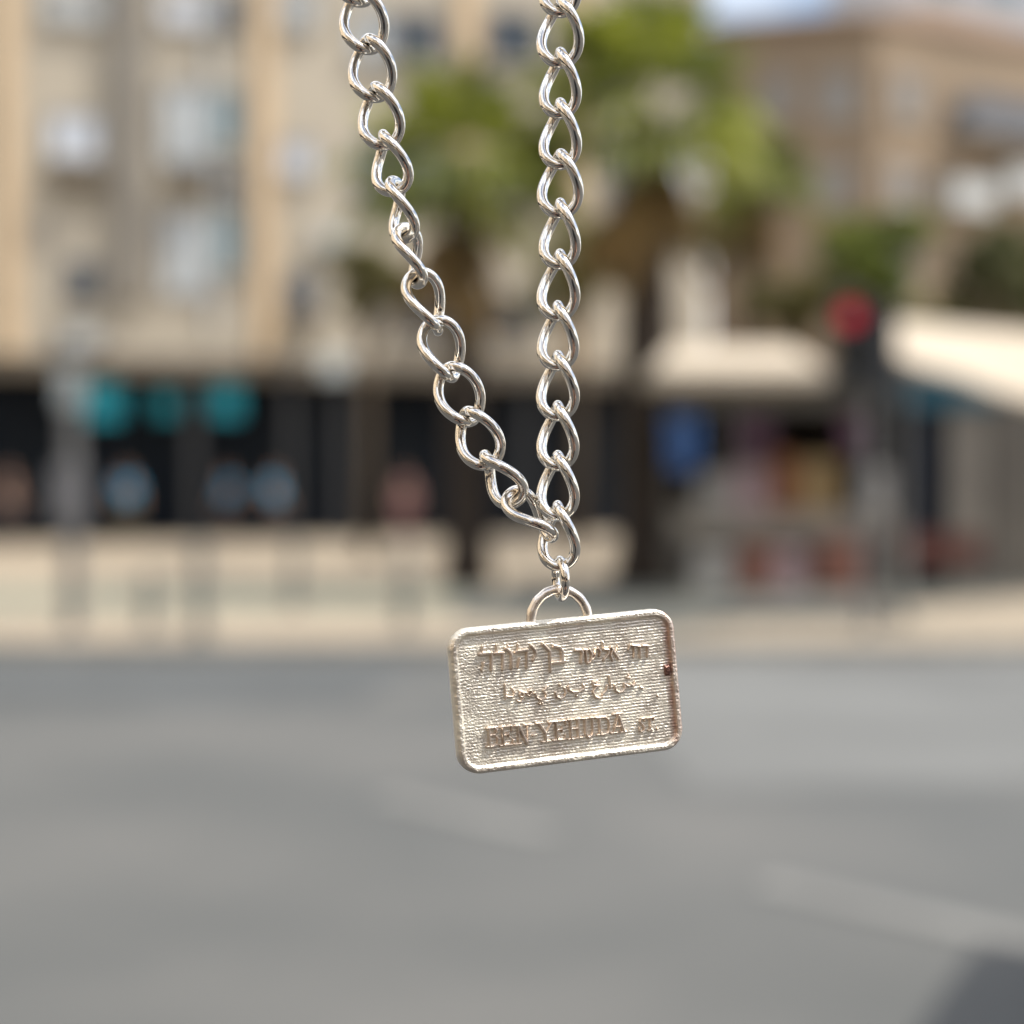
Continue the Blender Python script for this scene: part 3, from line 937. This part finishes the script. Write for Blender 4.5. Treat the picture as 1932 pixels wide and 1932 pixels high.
def person(loc, rz, shirt, trousers, label, h=1.72, step=.0, bend=.1, group='people in front of the dark shops', aim=False):
    k = h / 1.72
    e = empty('person', loc, rz)
    e.scale = (k, k, k)
    N = {}
    def a(n, x, y, z, r): N[n] = (Vector((x, y, z)), r)
    a('pelvis', 0, 0, .93, (.15, .11)); a('waist', 0, 0, 1.08, (.125, .10)); a('chest', 0, .01, 1.28, (.155, .11)); a('neck0', 0, .01, 1.44, (.075, .065))
    a('neck1', 0, -.01, 1.50, .052); a('jaw', 0, -.025, 1.555, (.062, .072)); a('head', 0, -.015, 1.63, (.076, .09)); a('crown', 0, -.005, 1.70, (.055, .065))
    a('nose0', 0, -.095, 1.60, .014); a('nose1', 0, -.112, 1.592, .009)
    for s, n in ((-1, 'l'), (1, 'r')):
        a('ear' + n, s * .078, -.005, 1.615, .014)
        a('sh' + n, s * .17, .01, 1.40, .062); a('el' + n, s * .235, .03, 1.12, .043); a('wr' + n, s * .23, -.06 - bend, .89, .029)
        a('pm' + n, s * .228, -.075 - bend, .82, .034)
        for q in range(4):
            a('fa%d' % q + n, s * .224 - .0, -.105 - bend + q * .022, .775 + abs(q - 1.5) * .006, .0085)
            a('fb%d' % q + n, s * .208, -.107 - bend + q * .022, .735 + abs(q - 1.5) * .008, .008)
        if aim:                                    # both hands raised to hold a phone before the face
            N['el' + n] = (Vector((s * .25, -.06, 1.17)), .043)
            N['wr' + n] = (Vector((s * .10, -.21, 1.36)), .029)
            N['pm' + n] = (Vector((s * .068, -.235, 1.42)), .034)
            for q in range(4):
                N['fa%d' % q + n] = (Vector((s * .048, -.268, 1.425 + q * .021)), .0085)
                N['fb%d' % q + n] = (Vector((s * .018, -.272, 1.43 + q * .021)), .008)
        a('th0' + n, s * .205, -.115 - bend, .80, .010); a('th1' + n, s * .195, -.13 - bend, .77, .009)
        if aim: N['th0' + n] = (Vector((s * .052, -.228, 1.475)), .010); N['th1' + n] = (Vector((s * .035, -.232, 1.505)), .009)
        a('hip' + n, s * .095, 0, .86, .088); a('kn' + n, s * .10, -.015 + s * step, .48, .058); a('an' + n, s * .10, .02 + s * step * 1.6, .085, .038)
        a('toe' + n, s * .115, -.13 + s * step * 1.6, .035, .034)
    E = [('pelvis', 'waist'), ('waist', 'chest'), ('chest', 'neck0'), ('neck0', 'neck1'), ('neck1', 'jaw'), ('jaw', 'head'), ('head', 'crown'), ('head', 'nose0'), ('nose0', 'nose1')]
    for n in 'lr':
        E += [('head', 'ear' + n), ('chest', 'sh' + n), ('sh' + n, 'el' + n), ('el' + n, 'wr' + n), ('wr' + n, 'pm' + n), ('pm' + n, 'th0' + n), ('th0' + n, 'th1' + n),
              ('pelvis', 'hip' + n), ('hip' + n, 'kn' + n), ('kn' + n, 'an' + n), ('an' + n, 'toe' + n)]
        for q in range(4): E += [('pm' + n, 'fa%d' % q + n), ('fa%d' % q + n, 'fb%d' % q + n)]
    skin_obj('body', N, E, M['skin'], e, 1)
    g = 1.17
    S = {q: (N[q][0], tuple(c * g for c in N[q][1]) if isinstance(N[q][1], tuple) else N[q][1] * (g + .1)) for q in ('pelvis', 'waist', 'chest', 'neck0', 'shl', 'shr', 'ell', 'elr')}
    S['neck0'] = (N['neck0'][0] - Vector((0, 0, .015)), (.085, .075))
    for n in 'lr': S['el' + n] = (N['sh' + n][0].lerp(N['el' + n][0], .75), .062)
    skin_obj('shirt', S, [('pelvis', 'waist'), ('waist', 'chest'), ('chest', 'neck0'), ('chest', 'shl'), ('chest', 'shr'), ('shl', 'ell'), ('shr', 'elr')], shirt, e)
    T = {q: (N[q][0], (tuple(c * 1.12 for c in N[q][1]) if isinstance(N[q][1], tuple) else N[q][1] * 1.22)) for q in ('pelvis', 'hipl', 'hipr', 'knl', 'knr', 'anl', 'anr')}
    for n in 'lr': T['an' + n] = (N['an' + n][0] + Vector((0, 0, .02)), .058)
    skin_obj('trousers', T, [('pelvis', 'hipl'), ('pelvis', 'hipr'), ('hipl', 'knl'), ('hipr', 'knr'), ('knl', 'anl'), ('knr', 'anr')], trousers, e)
    H = {'a': (Vector((0, .03, 1.66)), (.085, .085)), 'b': (Vector((0, .0, 1.715)), (.068, .08)), 'c': (Vector((0, .06, 1.59)), (.07, .045))}
    skin_obj('hair', H, [('a', 'b'), ('a', 'c')], M['hair'], e)
    for s in (-1, 1):
        MB().lathe([(.002, -.009), (.009, -.004), (.010, 0), (.009, .004), (.002, .009)], (s * .032, -.092, 1.628), 10).build('eye', M['signal_black'], e, smooth=True)
    tag(e, label, 'person', group)
    return e
def person_at(px, v, *args, **kw):
    u = fa.uz(px, 950)[0]
    p = fa.M @ Vector((u, -v, 0))
    return person((p.x, p.y, 0), *args, **kw)
person((0.02, -0.31, RZ), R(180), M['trousers'], M['trousers'], 'person in dark clothes raising a phone, mirrored in the silver', h=1.80, group=None, aim=True)
ph = empty('phone', (0.02, -0.030, 1.40))
MB().box((-.038, -.004, 0), (.038, .004, .158)).build('case', M['signal_black'], ph, bevel=.003)
MB().lathe([(.007, .0), (.007, .002), (.005, .0025)], seg=16).build('lens', M['lens_off'], ph, smooth=False).rotation_euler = (R(-90), 0, 0)
ph.children[-1].location = (.02, .0042, .14)
tag(ph, 'black phone held up in two hands, mirrored in the silver', 'phone')
person_at(236, .2, R(15), M['shirt_blue'], M['trousers_green'], 'standing person in blue shirt and olive trousers, nearest the sign post', h=1.74)
person_at(428, .1, R(-40), M['shirt_blue'], M['trousers'], 'standing person in blue shirt below the last teal sign', h=1.70, step=.05)
person_at(510, .3, R(60), M['shirt_blue'], M['trousers'], 'person in blue shirt standing farthest from the sign post', h=1.72, step=.06)
person_at(738, 1.1, R(5), M['shirt_pink'], M['shirt_pink'], 'person dressed in dusty pink, left of the slimmer palm', h=1.68, step=.08)
person_at(12, .6, R(70), M['shirt_brown'], M['trousers'], 'person in brown shirt cut by the left edge of the picture', h=1.72, step=.10)

# ================================================================== NECKLACE
S3 = FOCUS / (F1932 / 1932 * 3024)             # metres per 3024-px pixel in the plane of focus
def cw(X, Y, Z=0.0):
    """camera-aligned point in the hanging plane (3024-px picture units) -> world"""
    return CAM + FWD * (FOCUS - Z * S3) + RGT * ((X - 1512) * S3) + UPV * ((1512 - Y) * S3)

chain = empty('chain', cw(1647, 1656))
tag(chain, 'polished silver curb chain hanging in two strands that join above the pendant', 'chain')
CI = Vector(chain.location)
WIRE = 15.9
def link(ct, cb, phi, wid=58.0, tw=43.0, z0=0.0, z1=0.0):
    a = Vector((ct[0], -ct[1], z0)); b = Vector((cb[0], -cb[1], z1))
    u = (a - b).normalized()
    c = (a + b) / 2
    half = (a - b).length / 2 + WIRE
    w = Vector((0, 0, 1)); w = (w - u * w.dot(u)).normalized()
    v = u.cross(w) * 1.0
    if v.x < 0: v = -v
    n = 56
    pts = []
    for i in range(n):
        t = 2 * math.pi * i / n
        cs, sn = math.cos(t), math.sin(t)
        s = half * math.copysign(abs(cs) ** .95, cs)
        rho = wid * math.copysign(abs(sn) ** .92, sn)
        k = s / half
        f = R(phi + tw * k)
        p = c + u * s + (v * math.cos(f) + w * math.sin(f)) * rho
        pts.append(cw(p.x, -p.y, p.z) - CI)
    MB().tube(pts, WIRE * S3, 16, closed=True).build('link', M['silver'], chain, smooth=True)
right = [(1654, -128), (1654, 22), (1654, 172), (1654, 321), (1654, 471), (1654, 616), (1652, 766), (1647, 918), (1647, 1065), (1647, 1213), (1647, 1360), (1647, 1508), (1651, 1656)]
rphi = [40, 34, 45, 46, 37, 47, 44, 46, 44, 45, 43, 46]
right = [(1655, -278)] + right
rphi = [44] + rphi
for i in range(len(right) - 1):
    link(right[i], right[i + 1], rphi[i], wid=(59 if rphi[i] > 38 else 61) + random.uniform(-1.2, 1.2))
left = [(1036, -140), (1060, -8), (1086, 132), (1108, 273), (1135, 414), (1166, 550), (1197, 688), (1235, 822), (1288, 962), (1330, 1100), (1384, 1230), (1440, 1356), (1517, 1469), (1622, 1574)]
lphi = [5, 10, 17, 27, 46, 74, 100, 130, 150, 176, 202, 236, 292]
for i in range(len(left) - 1):
    link(left[i], left[i + 1], lphi[i], wid=60, z0=3 if i == 12 else 0, z1=14 if i == 12 else 0)

# ------------------------------------------------------------------ pendant
PW, PH, PT = 690 * S3, 421 * S3, 44 * S3       # width, height, thickness (metres)
ALPHA, ROLL = R(16), R(4.8)
r_ = Vector((math.cos(ALPHA), 0, -math.sin(ALPHA)))
u_ = Vector((0, 1, 0))
n_ = r_.cross(u_)
Rz = Matrix.Rotation(ROLL, 3, 'Z')
r_, u_, n_ = Rz @ r_, Rz @ u_, Rz @ n_
CB = Matrix((RGT, UPV, -FWD)).transposed()     # camera axes -> world
Rw = CB @ Matrix((r_, u_, n_)).transposed()
PC = cw(1671, 2037, 0)
pend = empty('pendant', PC)
pend.rotation_mode = 'QUATERNION'
pend.rotation_quaternion = Rw.to_quaternion()
tag(pend, 'small silver street sign pendant with raised lettering hanging from the chain', 'pendant')
Rinv = Rw.transposed()
FZ = PT / 2                                    # front floor level in pendant space
def p2l(X, Y, z=None):
    """3024-px picture point -> x, y on the pendant's front face"""
    d = FWD + RGT * ((X - 1512) / (F1932 / 1932 * 3024)) + UPV * ((1512 - Y) / (F1932 / 1932 * 3024))
    o = Rinv @ (CAM - PC); q = Rinv @ d
    t = ((FZ if z is None else z) - o.z) / q.z
    return (o.x + q.x * t, o.y + q.y * t)

class Noise2:
    def __init__(self, seed):
        self.g = np.random.RandomState(seed).rand(256, 256)
    def __call__(self, x, y):
        xi, yi = np.floor(x).astype(int), np.floor(y).astype(int)
        fx, fy = x - xi, y - yi
        fx, fy = fx * fx * (3 - 2 * fx), fy * fy * (3 - 2 * fy)
        g = self.g
        a, b = g[xi % 256, yi % 256], g[(xi + 1) % 256, yi % 256]
        c, d = g[xi % 256, (yi + 1) % 256], g[(xi + 1) % 256, (yi + 1) % 256]
        return (a * (1 - fx) + b * fx) * (1 - fy) + (c * (1 - fx) + d * fx) * fy - .5
n1, n2, n3 = Noise2(1), Noise2(2), Noise2(3)
mm = 1e-3
CRN = 2.0 * mm
def sdf_rr(x, y, inset=0.0):
    """signed distance to the rounded outline, negative inside"""
    hw, hh, r = PW / 2 - inset, PH / 2 - inset, CRN - inset
    qx, qy = np.abs(x) - (hw - r), np.abs(y) - (hh - r)
    return np.hypot(np.maximum(qx, 0), np.maximum(qy, 0)) + np.minimum(np.maximum(qx, qy), 0) - r
def sstep(a, b, x):
    t = np.clip((x - a) / (b - a), 0, 1)
    return t * t * (3 - 2 * t)
def floor_h(x, y):
    """height of the pendant's face over its floor level: combed lines, grain, raised rim"""
    X, Y = x / mm, y / mm
    wob = .55 * n1(X * .9 + 7, Y * 1.6) + .35 * n2(X * 3.0, Y * 3.0) + .25 * n3(X * 8.0, Y * 7.0)
    left = sstep(-5.5, -9.5, X) if False else np.clip((-X - 4.5) / 5, 0, 1)
    ph = 2 * np.pi * (Y - X * .008) / .295 + wob * (2.6 + 3.0 * left)
    amp = .016 * (.9 + 1.4 * n2(X * 2.6 + 3, Y * 3.4)) * (1 - .35 * left)
    h = amp * np.sin(ph) + .026 * n1(X * 6, Y * 11) + (.030 + .03 * left) * n3(X * 13, Y * 17) + .05 * n2(X * .45, Y * .5)
    d = -sdf_rr(x, y) / mm + .05 * n1(X * 4, Y * 4)
    rim = .33 * (1 - sstep(.48, .72, d))
    rimtop = rim + (1 - sstep(.45, .8, d)) * (.05 * n2(X * 5, Y * 5) + .04 * n3(X * 13, Y * 13))
    rnd = -.20 * (1 - sstep(0, .30, d)) ** 2
    k = 1 - sstep(.45, .85, d)
    h = h * (1 - .75 * k) + rimtop + rnd
    # casting flaw at the right-hand rim
    fx, fy = FLAW
    fd = np.maximum(np.abs(x - fx) / mm / .34, np.abs(y - fy) / mm / .50)
    return h * mm
FLAW = p2l(1250 + 1632 * .44, 1650 + 748 * .44)

cell = .040 * mm
nx, ny = int(PW / cell) + 3, int(PH / cell) + 3
gx = (np.arange(nx) - (nx - 1) / 2) * cell
gy = (np.arange(ny) - (ny - 1) / 2) * cell
XX, YY = np.meshgrid(gx, gy, indexing='xy')
SD = sdf_rr(XX, YY)
keepv = SD < cell * .75
# push the outermost vertices exactly onto the outline
e_ = 1e-6
GX = (sdf_rr(XX + e_, YY) - sdf_rr(XX - e_, YY)) / (2 * e_)
GY = (sdf_rr(XX, YY + e_) - sdf_rr(XX, YY - e_)) / (2 * e_)
kf = keepv[:-1, :-1] & keepv[1:, :-1] & keepv[:-1, 1:] & keepv[1:, 1:]
used = np.zeros_like(keepv)
used[:-1, :-1] |= kf; used[1:, :-1] |= kf; used[:-1, 1:] |= kf; used[1:, 1:] |= kf
bd = used & (SD > -cell * .25)
XX = np.where(bd, XX - GX * SD, XX); YY = np.where(bd, YY - GY * SD, YY)
ZZ = FZ + floor_h(XX, YY)
idx = -np.ones(keepv.shape, int)
idx[used] = np.arange(used.sum())
V = np.stack([XX[used], YY[used], ZZ[used]], 1)
jj, ii = np.nonzero(kf)
Fq = np.stack([idx[jj, ii], idx[jj, ii + 1], idx[jj + 1, ii + 1], idx[jj + 1, ii]], 1)
# boundary edges -> skirt down to a flat back
E = np.concatenate([Fq[:, [0, 1]], Fq[:, [1, 2]], Fq[:, [2, 3]], Fq[:, [3, 0]]])
key = np.sort(E, 1); kid = key[:, 0].astype(np.int64) * 10000000 + key[:, 1]
un, inv, cnt = np.unique(kid, return_inverse=True, return_counts=True)
BE = E[cnt[inv] == 1]
bvs = np.unique(BE)
vl = V.tolist(); fl_ = Fq.tolist()
steps = 5
maps = [{int(b): int(b) for b in bvs}]
for s in range(1, steps + 1):
    mp = {}
    f = s / steps
    for b in bvs:
        x, y, z = V[b]
        out = .05 * mm * math.sin(math.pi * f) + .035 * mm * float(n3(np.array(x / mm * 5 + 40), np.array(y / mm * 5 + s * 3.3)))
        if s == steps: out = -.12 * mm
        L = math.hypot(x, y)
        ddx = sdf_rr(np.array(x + e_), np.array(y)) - sdf_rr(np.array(x - e_), np.array(y))
        ddy = sdf_rr(np.array(x), np.array(y + e_)) - sdf_rr(np.array(x), np.array(y - e_))
        q = math.hypot(ddx, ddy) or 1
        mp[int(b)] = len(vl)
        vl.append([x + ddx / q * out, y + ddy / q * out, z + (-PT / 2 - z) * f])
    maps.append(mp)
for a, b in BE.tolist():
    for s in range(steps):
        fl_.append([maps[s][b], maps[s][a], maps[s + 1][a], maps[s + 1][b]])
# flat back from an ordered boundary loop
nxt = {a: b for a, b in BE.tolist()}
st = BE[0][0]; loop = [int(st)]
while True:
    b = nxt[loop[-1]]
    if b == loop[0] or len(loop) > len(nxt): break
    loop.append(b)
fl_.append([maps[steps][b] for b in reversed(loop)])
def arr_mesh(name, vl, fl, m, parent, smooth=True):
    me = bpy.data.meshes.new(name)
    me.from_pydata(vl, [], fl)
    me.update()
    me.polygons.foreach_set('use_smooth', [smooth] * len(me.polygons))
    me.materials.append(m)
    o = bpy.data.objects.new(name, me)
    COL.objects.link(o)
    o.parent = parent
    return o
arr_mesh('plate', vl, fl_, M['cast'], pend)

# raised lettering: strokes read off the photograph, in zoomed-crop units (origin x, origin y; 0.1553 px per unit)
K = 300 / 1932
HEB = ((1390, 1870), [
    # he
    (30, [(165, 395), (395, 378)]), (18, [(212, 250), (205, 385)]), (24, [(392, 380), (392, 700)]), (20, [(240, 560), (205, 700)]),
    # dalet
    (30, [(462, 382), (612, 372)]), (17, [(480, 225), (490, 370)]), (24, [(608, 372), (608, 690)]),
    # vav
    (26, [(655, 285), (735, 345), (770, 420), (775, 660)]), (16, [(700, 230), (690, 300)]),
    # he
    (30, [(850, 355), (1068, 318)]), (18, [(892, 215), (882, 345)]), (24, [(1066, 320), (1062, 650)]), (20, [(922, 480), (895, 650)]),
    # yod
    (25, [(1140, 230), (1215, 320), (1232, 400), (1185, 510)]),
    # final nun
    (24, [(1360, 200), (1440, 280), (1500, 340), (1512, 720)]),
    # bet
    (30, [(1572, 245), (1680, 262), (1732, 340), (1738, 540)]), (30, [(1560, 565), (1790, 535)])])
HEB2 = ((1670, 1870), [
    # resh
    (24, [(185, 325), (290, 318), (318, 370), (290, 550)]),
    # zayin
    (22, [(345, 315), (405, 318)]), (20, [(378, 330), (395, 545)]),
    # ayin
    (20, [(440, 300), (500, 400), (475, 530)]), (20, [(560, 300), (555, 440), (470, 550), (420, 560)]),
    # yod
    (20, [(610, 285), (655, 335), (640, 430)]),
    # lamed
    (20, [(700, 180), (710, 305), (815, 310), (805, 390), (725, 510)]),
    # alef
    (22, [(855, 265), (1000, 485)]), (18, [(980, 240), (965, 330), (930, 365)]), (18, [(880, 340), (850, 420), (890, 515)]),
    # geresh, het, resh
    (18, [(1218, 225), (1188, 310)]), (22, [(1258, 232), (1405, 248)]), (19, [(1300, 250), (1290, 455)]), (19, [(1406, 250), (1412, 465)]),
    (22, [(1455, 240), (1565, 238)]), (19, [(1560, 250), (1550, 445)])])
ARA = ((1460, 1970), [
    (15, [(196, 330), (208, 600)]),
    (15, [(330, 400), (385, 490), (345, 560), (240, 555)]),
    (14, [(560, 520), (540, 565), (490, 560), (470, 515), (510, 475), (556, 500), (560, 570), (500, 650), (430, 635)]),
    (14, [(690, 500), (660, 545), (615, 520), (640, 450), (700, 440), (715, 500), (690, 545)]), (12, [(470, 450), (620, 490)]),
    (15, [(1005, 372), (930, 445), (985, 510), (965, 580), (880, 620), (800, 580), (770, 490)]), (17, [(850, 690), (858, 692)]), (17, [(900, 682), (908, 684)]),
    (15, [(1330, 400), (1360, 480), (1325, 560), (1250, 592), (1180, 560), (1158, 480)]), (18, [(1243, 335), (1248, 345)]),
    (16, [(1400, 360), (1415, 430), (1490, 472), (1600, 462), (1700, 415), (1690, 345)]), (18, [(1562, 545), (1568, 550)])])
ARA2 = ((1690, 1970), [
    (15, [(470, 262), (385, 285), (395, 340), (515, 342), (425, 400), (388, 480), (430, 560), (510, 590), (570, 560)]),
    (15, [(650, 350), (648, 440), (570, 515)]),
    (15, [(695, 170), (715, 280), (722, 395)]),
    (15, [(1185, 275), (1190, 325), (1145, 350), (1110, 320), (1090, 352), (1045, 360), (985, 310), (1000, 400), (960, 455), (880, 478), (820, 440), (800, 335)]),
    (18, [(1040, 200), (1085, 198)]), (15, [(1062, 150), (1066, 152)]), (13, [(1290, 380), (1340, 400)]), (15, [(1620, 545), (1626, 548)])])
LAT = ((1410, 2090), [
    # B
    (27, [(212, 390), (228, 735)]), (20, [(165, 392), (320, 372), (362, 430), (335, 505), (225, 520)]), (20, [(330, 520), (388, 580), (372, 690), (310, 725), (170, 738)]),
    # E
    (27, [(470, 365), (492, 705)]), (18, [(420, 368), (640, 338), (645, 430)]), (17, [(490, 508), (590, 492), (585, 545)]), (17, [(587, 472), (590, 492)]), (19, [(425, 715), (665, 690), (672, 610)]),
    # N
    (20, [(762, 360), (778, 670)]), (17, [(700, 345), (790, 335)]), (17, [(705, 690), (825, 672)]), (30, [(775, 345), (935, 680)]), (18, [(945, 325), (950, 690)]), (17, [(880, 325), (1010, 308)]),
    # hyphen
    (22, [(1045, 520), (1112, 512)]),
    # Y
    (27, [(1165, 300), (1290, 478)]), (19, [(1405, 280), (1295, 475)]), (25, [(1290, 470), (1297, 630)]), (17, [(1220, 645), (1375, 625)]), (17, [(1105, 298), (1232, 282)]), (17, [(1340, 272), (1455, 258)]),
    # E
    (27, [(1488, 262), (1508, 600)]), (18, [(1435, 262), (1672, 238), (1680, 320)]), (17, [(1505, 415), (1605, 402), (1600, 450)]), (17, [(1603, 365), (1605, 402)]), (19, [(1435, 615), (1660, 595), (1668, 520)]),
    # H
    (26, [(1762, 228), (1775, 585)]), (26, [(1905, 208), (1918, 560)]), (18, [(1770, 395), (1910, 380)]), (16, [(1708, 230), (1825, 216)]), (16, [(1850, 212), (1972, 198)]), (16, [(1715, 592), (1835, 580)]), (16, [(1860, 572), (1980, 556)])])
LAT2 = ((1680, 2090), [
    # U
    (26, [(302, 205), (312, 480), (340, 545), (385, 560), (435, 530), (450, 470)]), (18, [(440, 195), (450, 480)]), (16, [(238, 205), (358, 190)]), (16, [(388, 188), (492, 178)]),
    # D
    (26, [(572, 190), (590, 500)]), (18, [(510, 190), (680, 172), (745, 225), (765, 330), (750, 440), (700, 492), (525, 512)]),
    # A
    (17, [(925, 150), (850, 450)]), (28, [(940, 150), (1035, 445)]), (16, [(885, 352), (1005, 340)]), (16, [(795, 478), (910, 464)]), (16, [(968, 458), (1090, 442)]), (16, [(830, 118), (1000, 98), (940, 155)]),
    # S t .
    (18, [(1435, 245), (1425, 195), (1365, 205), (1345, 260), (1385, 310), (1425, 360), (1415, 430), (1370, 450), (1335, 425), (1332, 370)]),
    (17, [(1465, 195), (1600, 172), (1602, 225)]), (19, [(1538, 180), (1540, 400), (1585, 415)]), (15, [(1500, 425), (1585, 412)]), (20, [(1672, 395), (1680, 398)])])

def lettering(name, sets, height, wf=1.0):
    segs = []
    for (ox, oy), strokes in sets:
        for hw, pts in strokes:
            q = [p2l(ox + x * K, oy + y * K) for x, y in pts]
            for a, b in zip(q[:-1], q[1:]):
                segs.append((a, b, hw * K * S3 * wf))
    xs = [p[0] for s in segs for p in s[:2]]; ys = [p[1] for s in segs for p in s[:2]]
    c = .026 * mm
    pad = .35 * mm
    gx = np.arange(min(xs) - pad, max(xs) + pad, c); gy = np.arange(min(ys) - pad, max(ys) + pad, c)
    X, Y = np.meshgrid(gx, gy, indexing='xy')
    D = np.full(X.shape, 1.0)
    for a, b, hw in segs:
        ax, ay = a; bx, by = b[0] - ax, b[1] - ay
        t = np.clip(((X - ax) * bx + (Y - ay) * by) / max(bx * bx + by * by, 1e-16), 0, 1)
        D = np.minimum(D, np.hypot(X - ax - t * bx, Y - ay - t * by) - hw)
    D = D + .007 * mm * n2(X / mm * 7, Y / mm * 7)
    h = 1 - sstep(-.075 * mm, .06 * mm, D)
    base = floor_h(X, Y)
    Z = FZ + base * (1 - .95 * h) + (h * height - .03) * mm + .012 * mm * h * n3(X / mm * 11, Y / mm * 11)
    kv = D < .10 * mm
    kf = kv[:-1, :-1] & kv[1:, :-1] & kv[:-1, 1:] & kv[1:, 1:]
    us = np.zeros_like(kv)
    us[:-1, :-1] |= kf; us[1:, :-1] |= kf; us[:-1, 1:] |= kf; us[1:, 1:] |= kf
    ix = -np.ones(kv.shape, int); ix[us] = np.arange(us.sum())
    V = np.stack([X[us], Y[us], Z[us]], 1)
    j, i = np.nonzero(kf)
    F = np.stack([ix[j, i], ix[j, i + 1], ix[j + 1, i + 1], ix[j + 1, i]], 1)
    return arr_mesh(name, V.tolist(), F.tolist(), M['letter'], pend)
def lump(name, X, Y, w, h, z):
    x, y = p2l(X, Y)
    mb = MB()
    rng = random.Random(4)
    vs, fs = [], []
    n = 14
    for j in range(n + 1):
        for i in range(n + 1):
            u, v = i / n * 2 - 1, j / n * 2 - 1
            e = max(0, 1 - max(abs(u), abs(v)) ** 4)
            vs.append((x + u * w * (1 + .12 * rng.random()), y + v * h * (1 + .12 * rng.random()), FZ + (-.08 + e * (z + .08) * (.65 + .5 * rng.random())) * mm))
    for j in range(n):
        for i in range(n):
            a = j * (n + 1) + i
            fs.append((a, a + 1, a + n + 2, a + n + 1))
    mb.add(vs, fs)
    return mb.build(name, M['flaw'], pend, smooth=True)
tag(lump('casting_flaw', 1250 + 1635 * .44, 1650 + 748 * .44, .30 * mm, .55 * mm, .30), 'small rough dark reddish casting mark at the right rim')
tag(lettering('hebrew_lettering', [HEB, HEB2], .36, 1.12), 'raised Hebrew street name in two letter sizes')
tag(lettering('arabic_lettering', [ARA, ARA2], .30, 1.3), 'thin raised Arabic line')
tag(lettering('latin_lettering', [LAT, LAT2], .36, 1.0), 'raised slab serif line BEN-YEHUDA ST.')

# bail: half ring standing on the top edge
bp_ = []
a0, a1 = Vector((*p2l(1568, 1836, 0), 0)), Vector((*p2l(1736, 1829, 0), 0))
ap = Vector((*p2l(1648, 1741, 0), 0))
cx = (a0 + a1) / 2
hx = (a1 - a0) / 2
upb = ap - cx
upb = upb - hx * (upb.dot(hx) / hx.dot(hx))
for i in range(33):
    t = math.pi * (1.06 - 1.12 * i / 32)
    p = cx + hx * math.cos(t) + upb * math.sin(t)
    bp_.append(p + Vector((0, 0, .02 * mm * math.sin(i * 2.1))))
MB().tube(bp_, [15.0 * S3 * (1 + .05 * math.sin(i * 1.7)) for i in range(33)], 18).build('bail', M['cast_smooth'], pend, smooth=True)

# jump ring joining bail and last link
jr = empty('jump_ring', cw(1655, 1709))
tag(jr, 'small round silver ring linking the chain to the pendant loop', 'ring')
pts = []
for i in range(48):
    t = 2 * math.pi * i / 48
    lx_, ly_ = 54 * math.cos(t), 56 * math.sin(t)
    ang = R(76)
    x = lx_ * math.cos(ang); z = lx_ * math.sin(ang)
    x2 = x - .05 * ly_
    pts.append(cw(1655 + x2, 1709 - ly_, z + 2) - Vector(jr.location))
MB().tube(pts, 13.2 * S3, 16, closed=True).build('wire', M['silver'], jr, smooth=True)
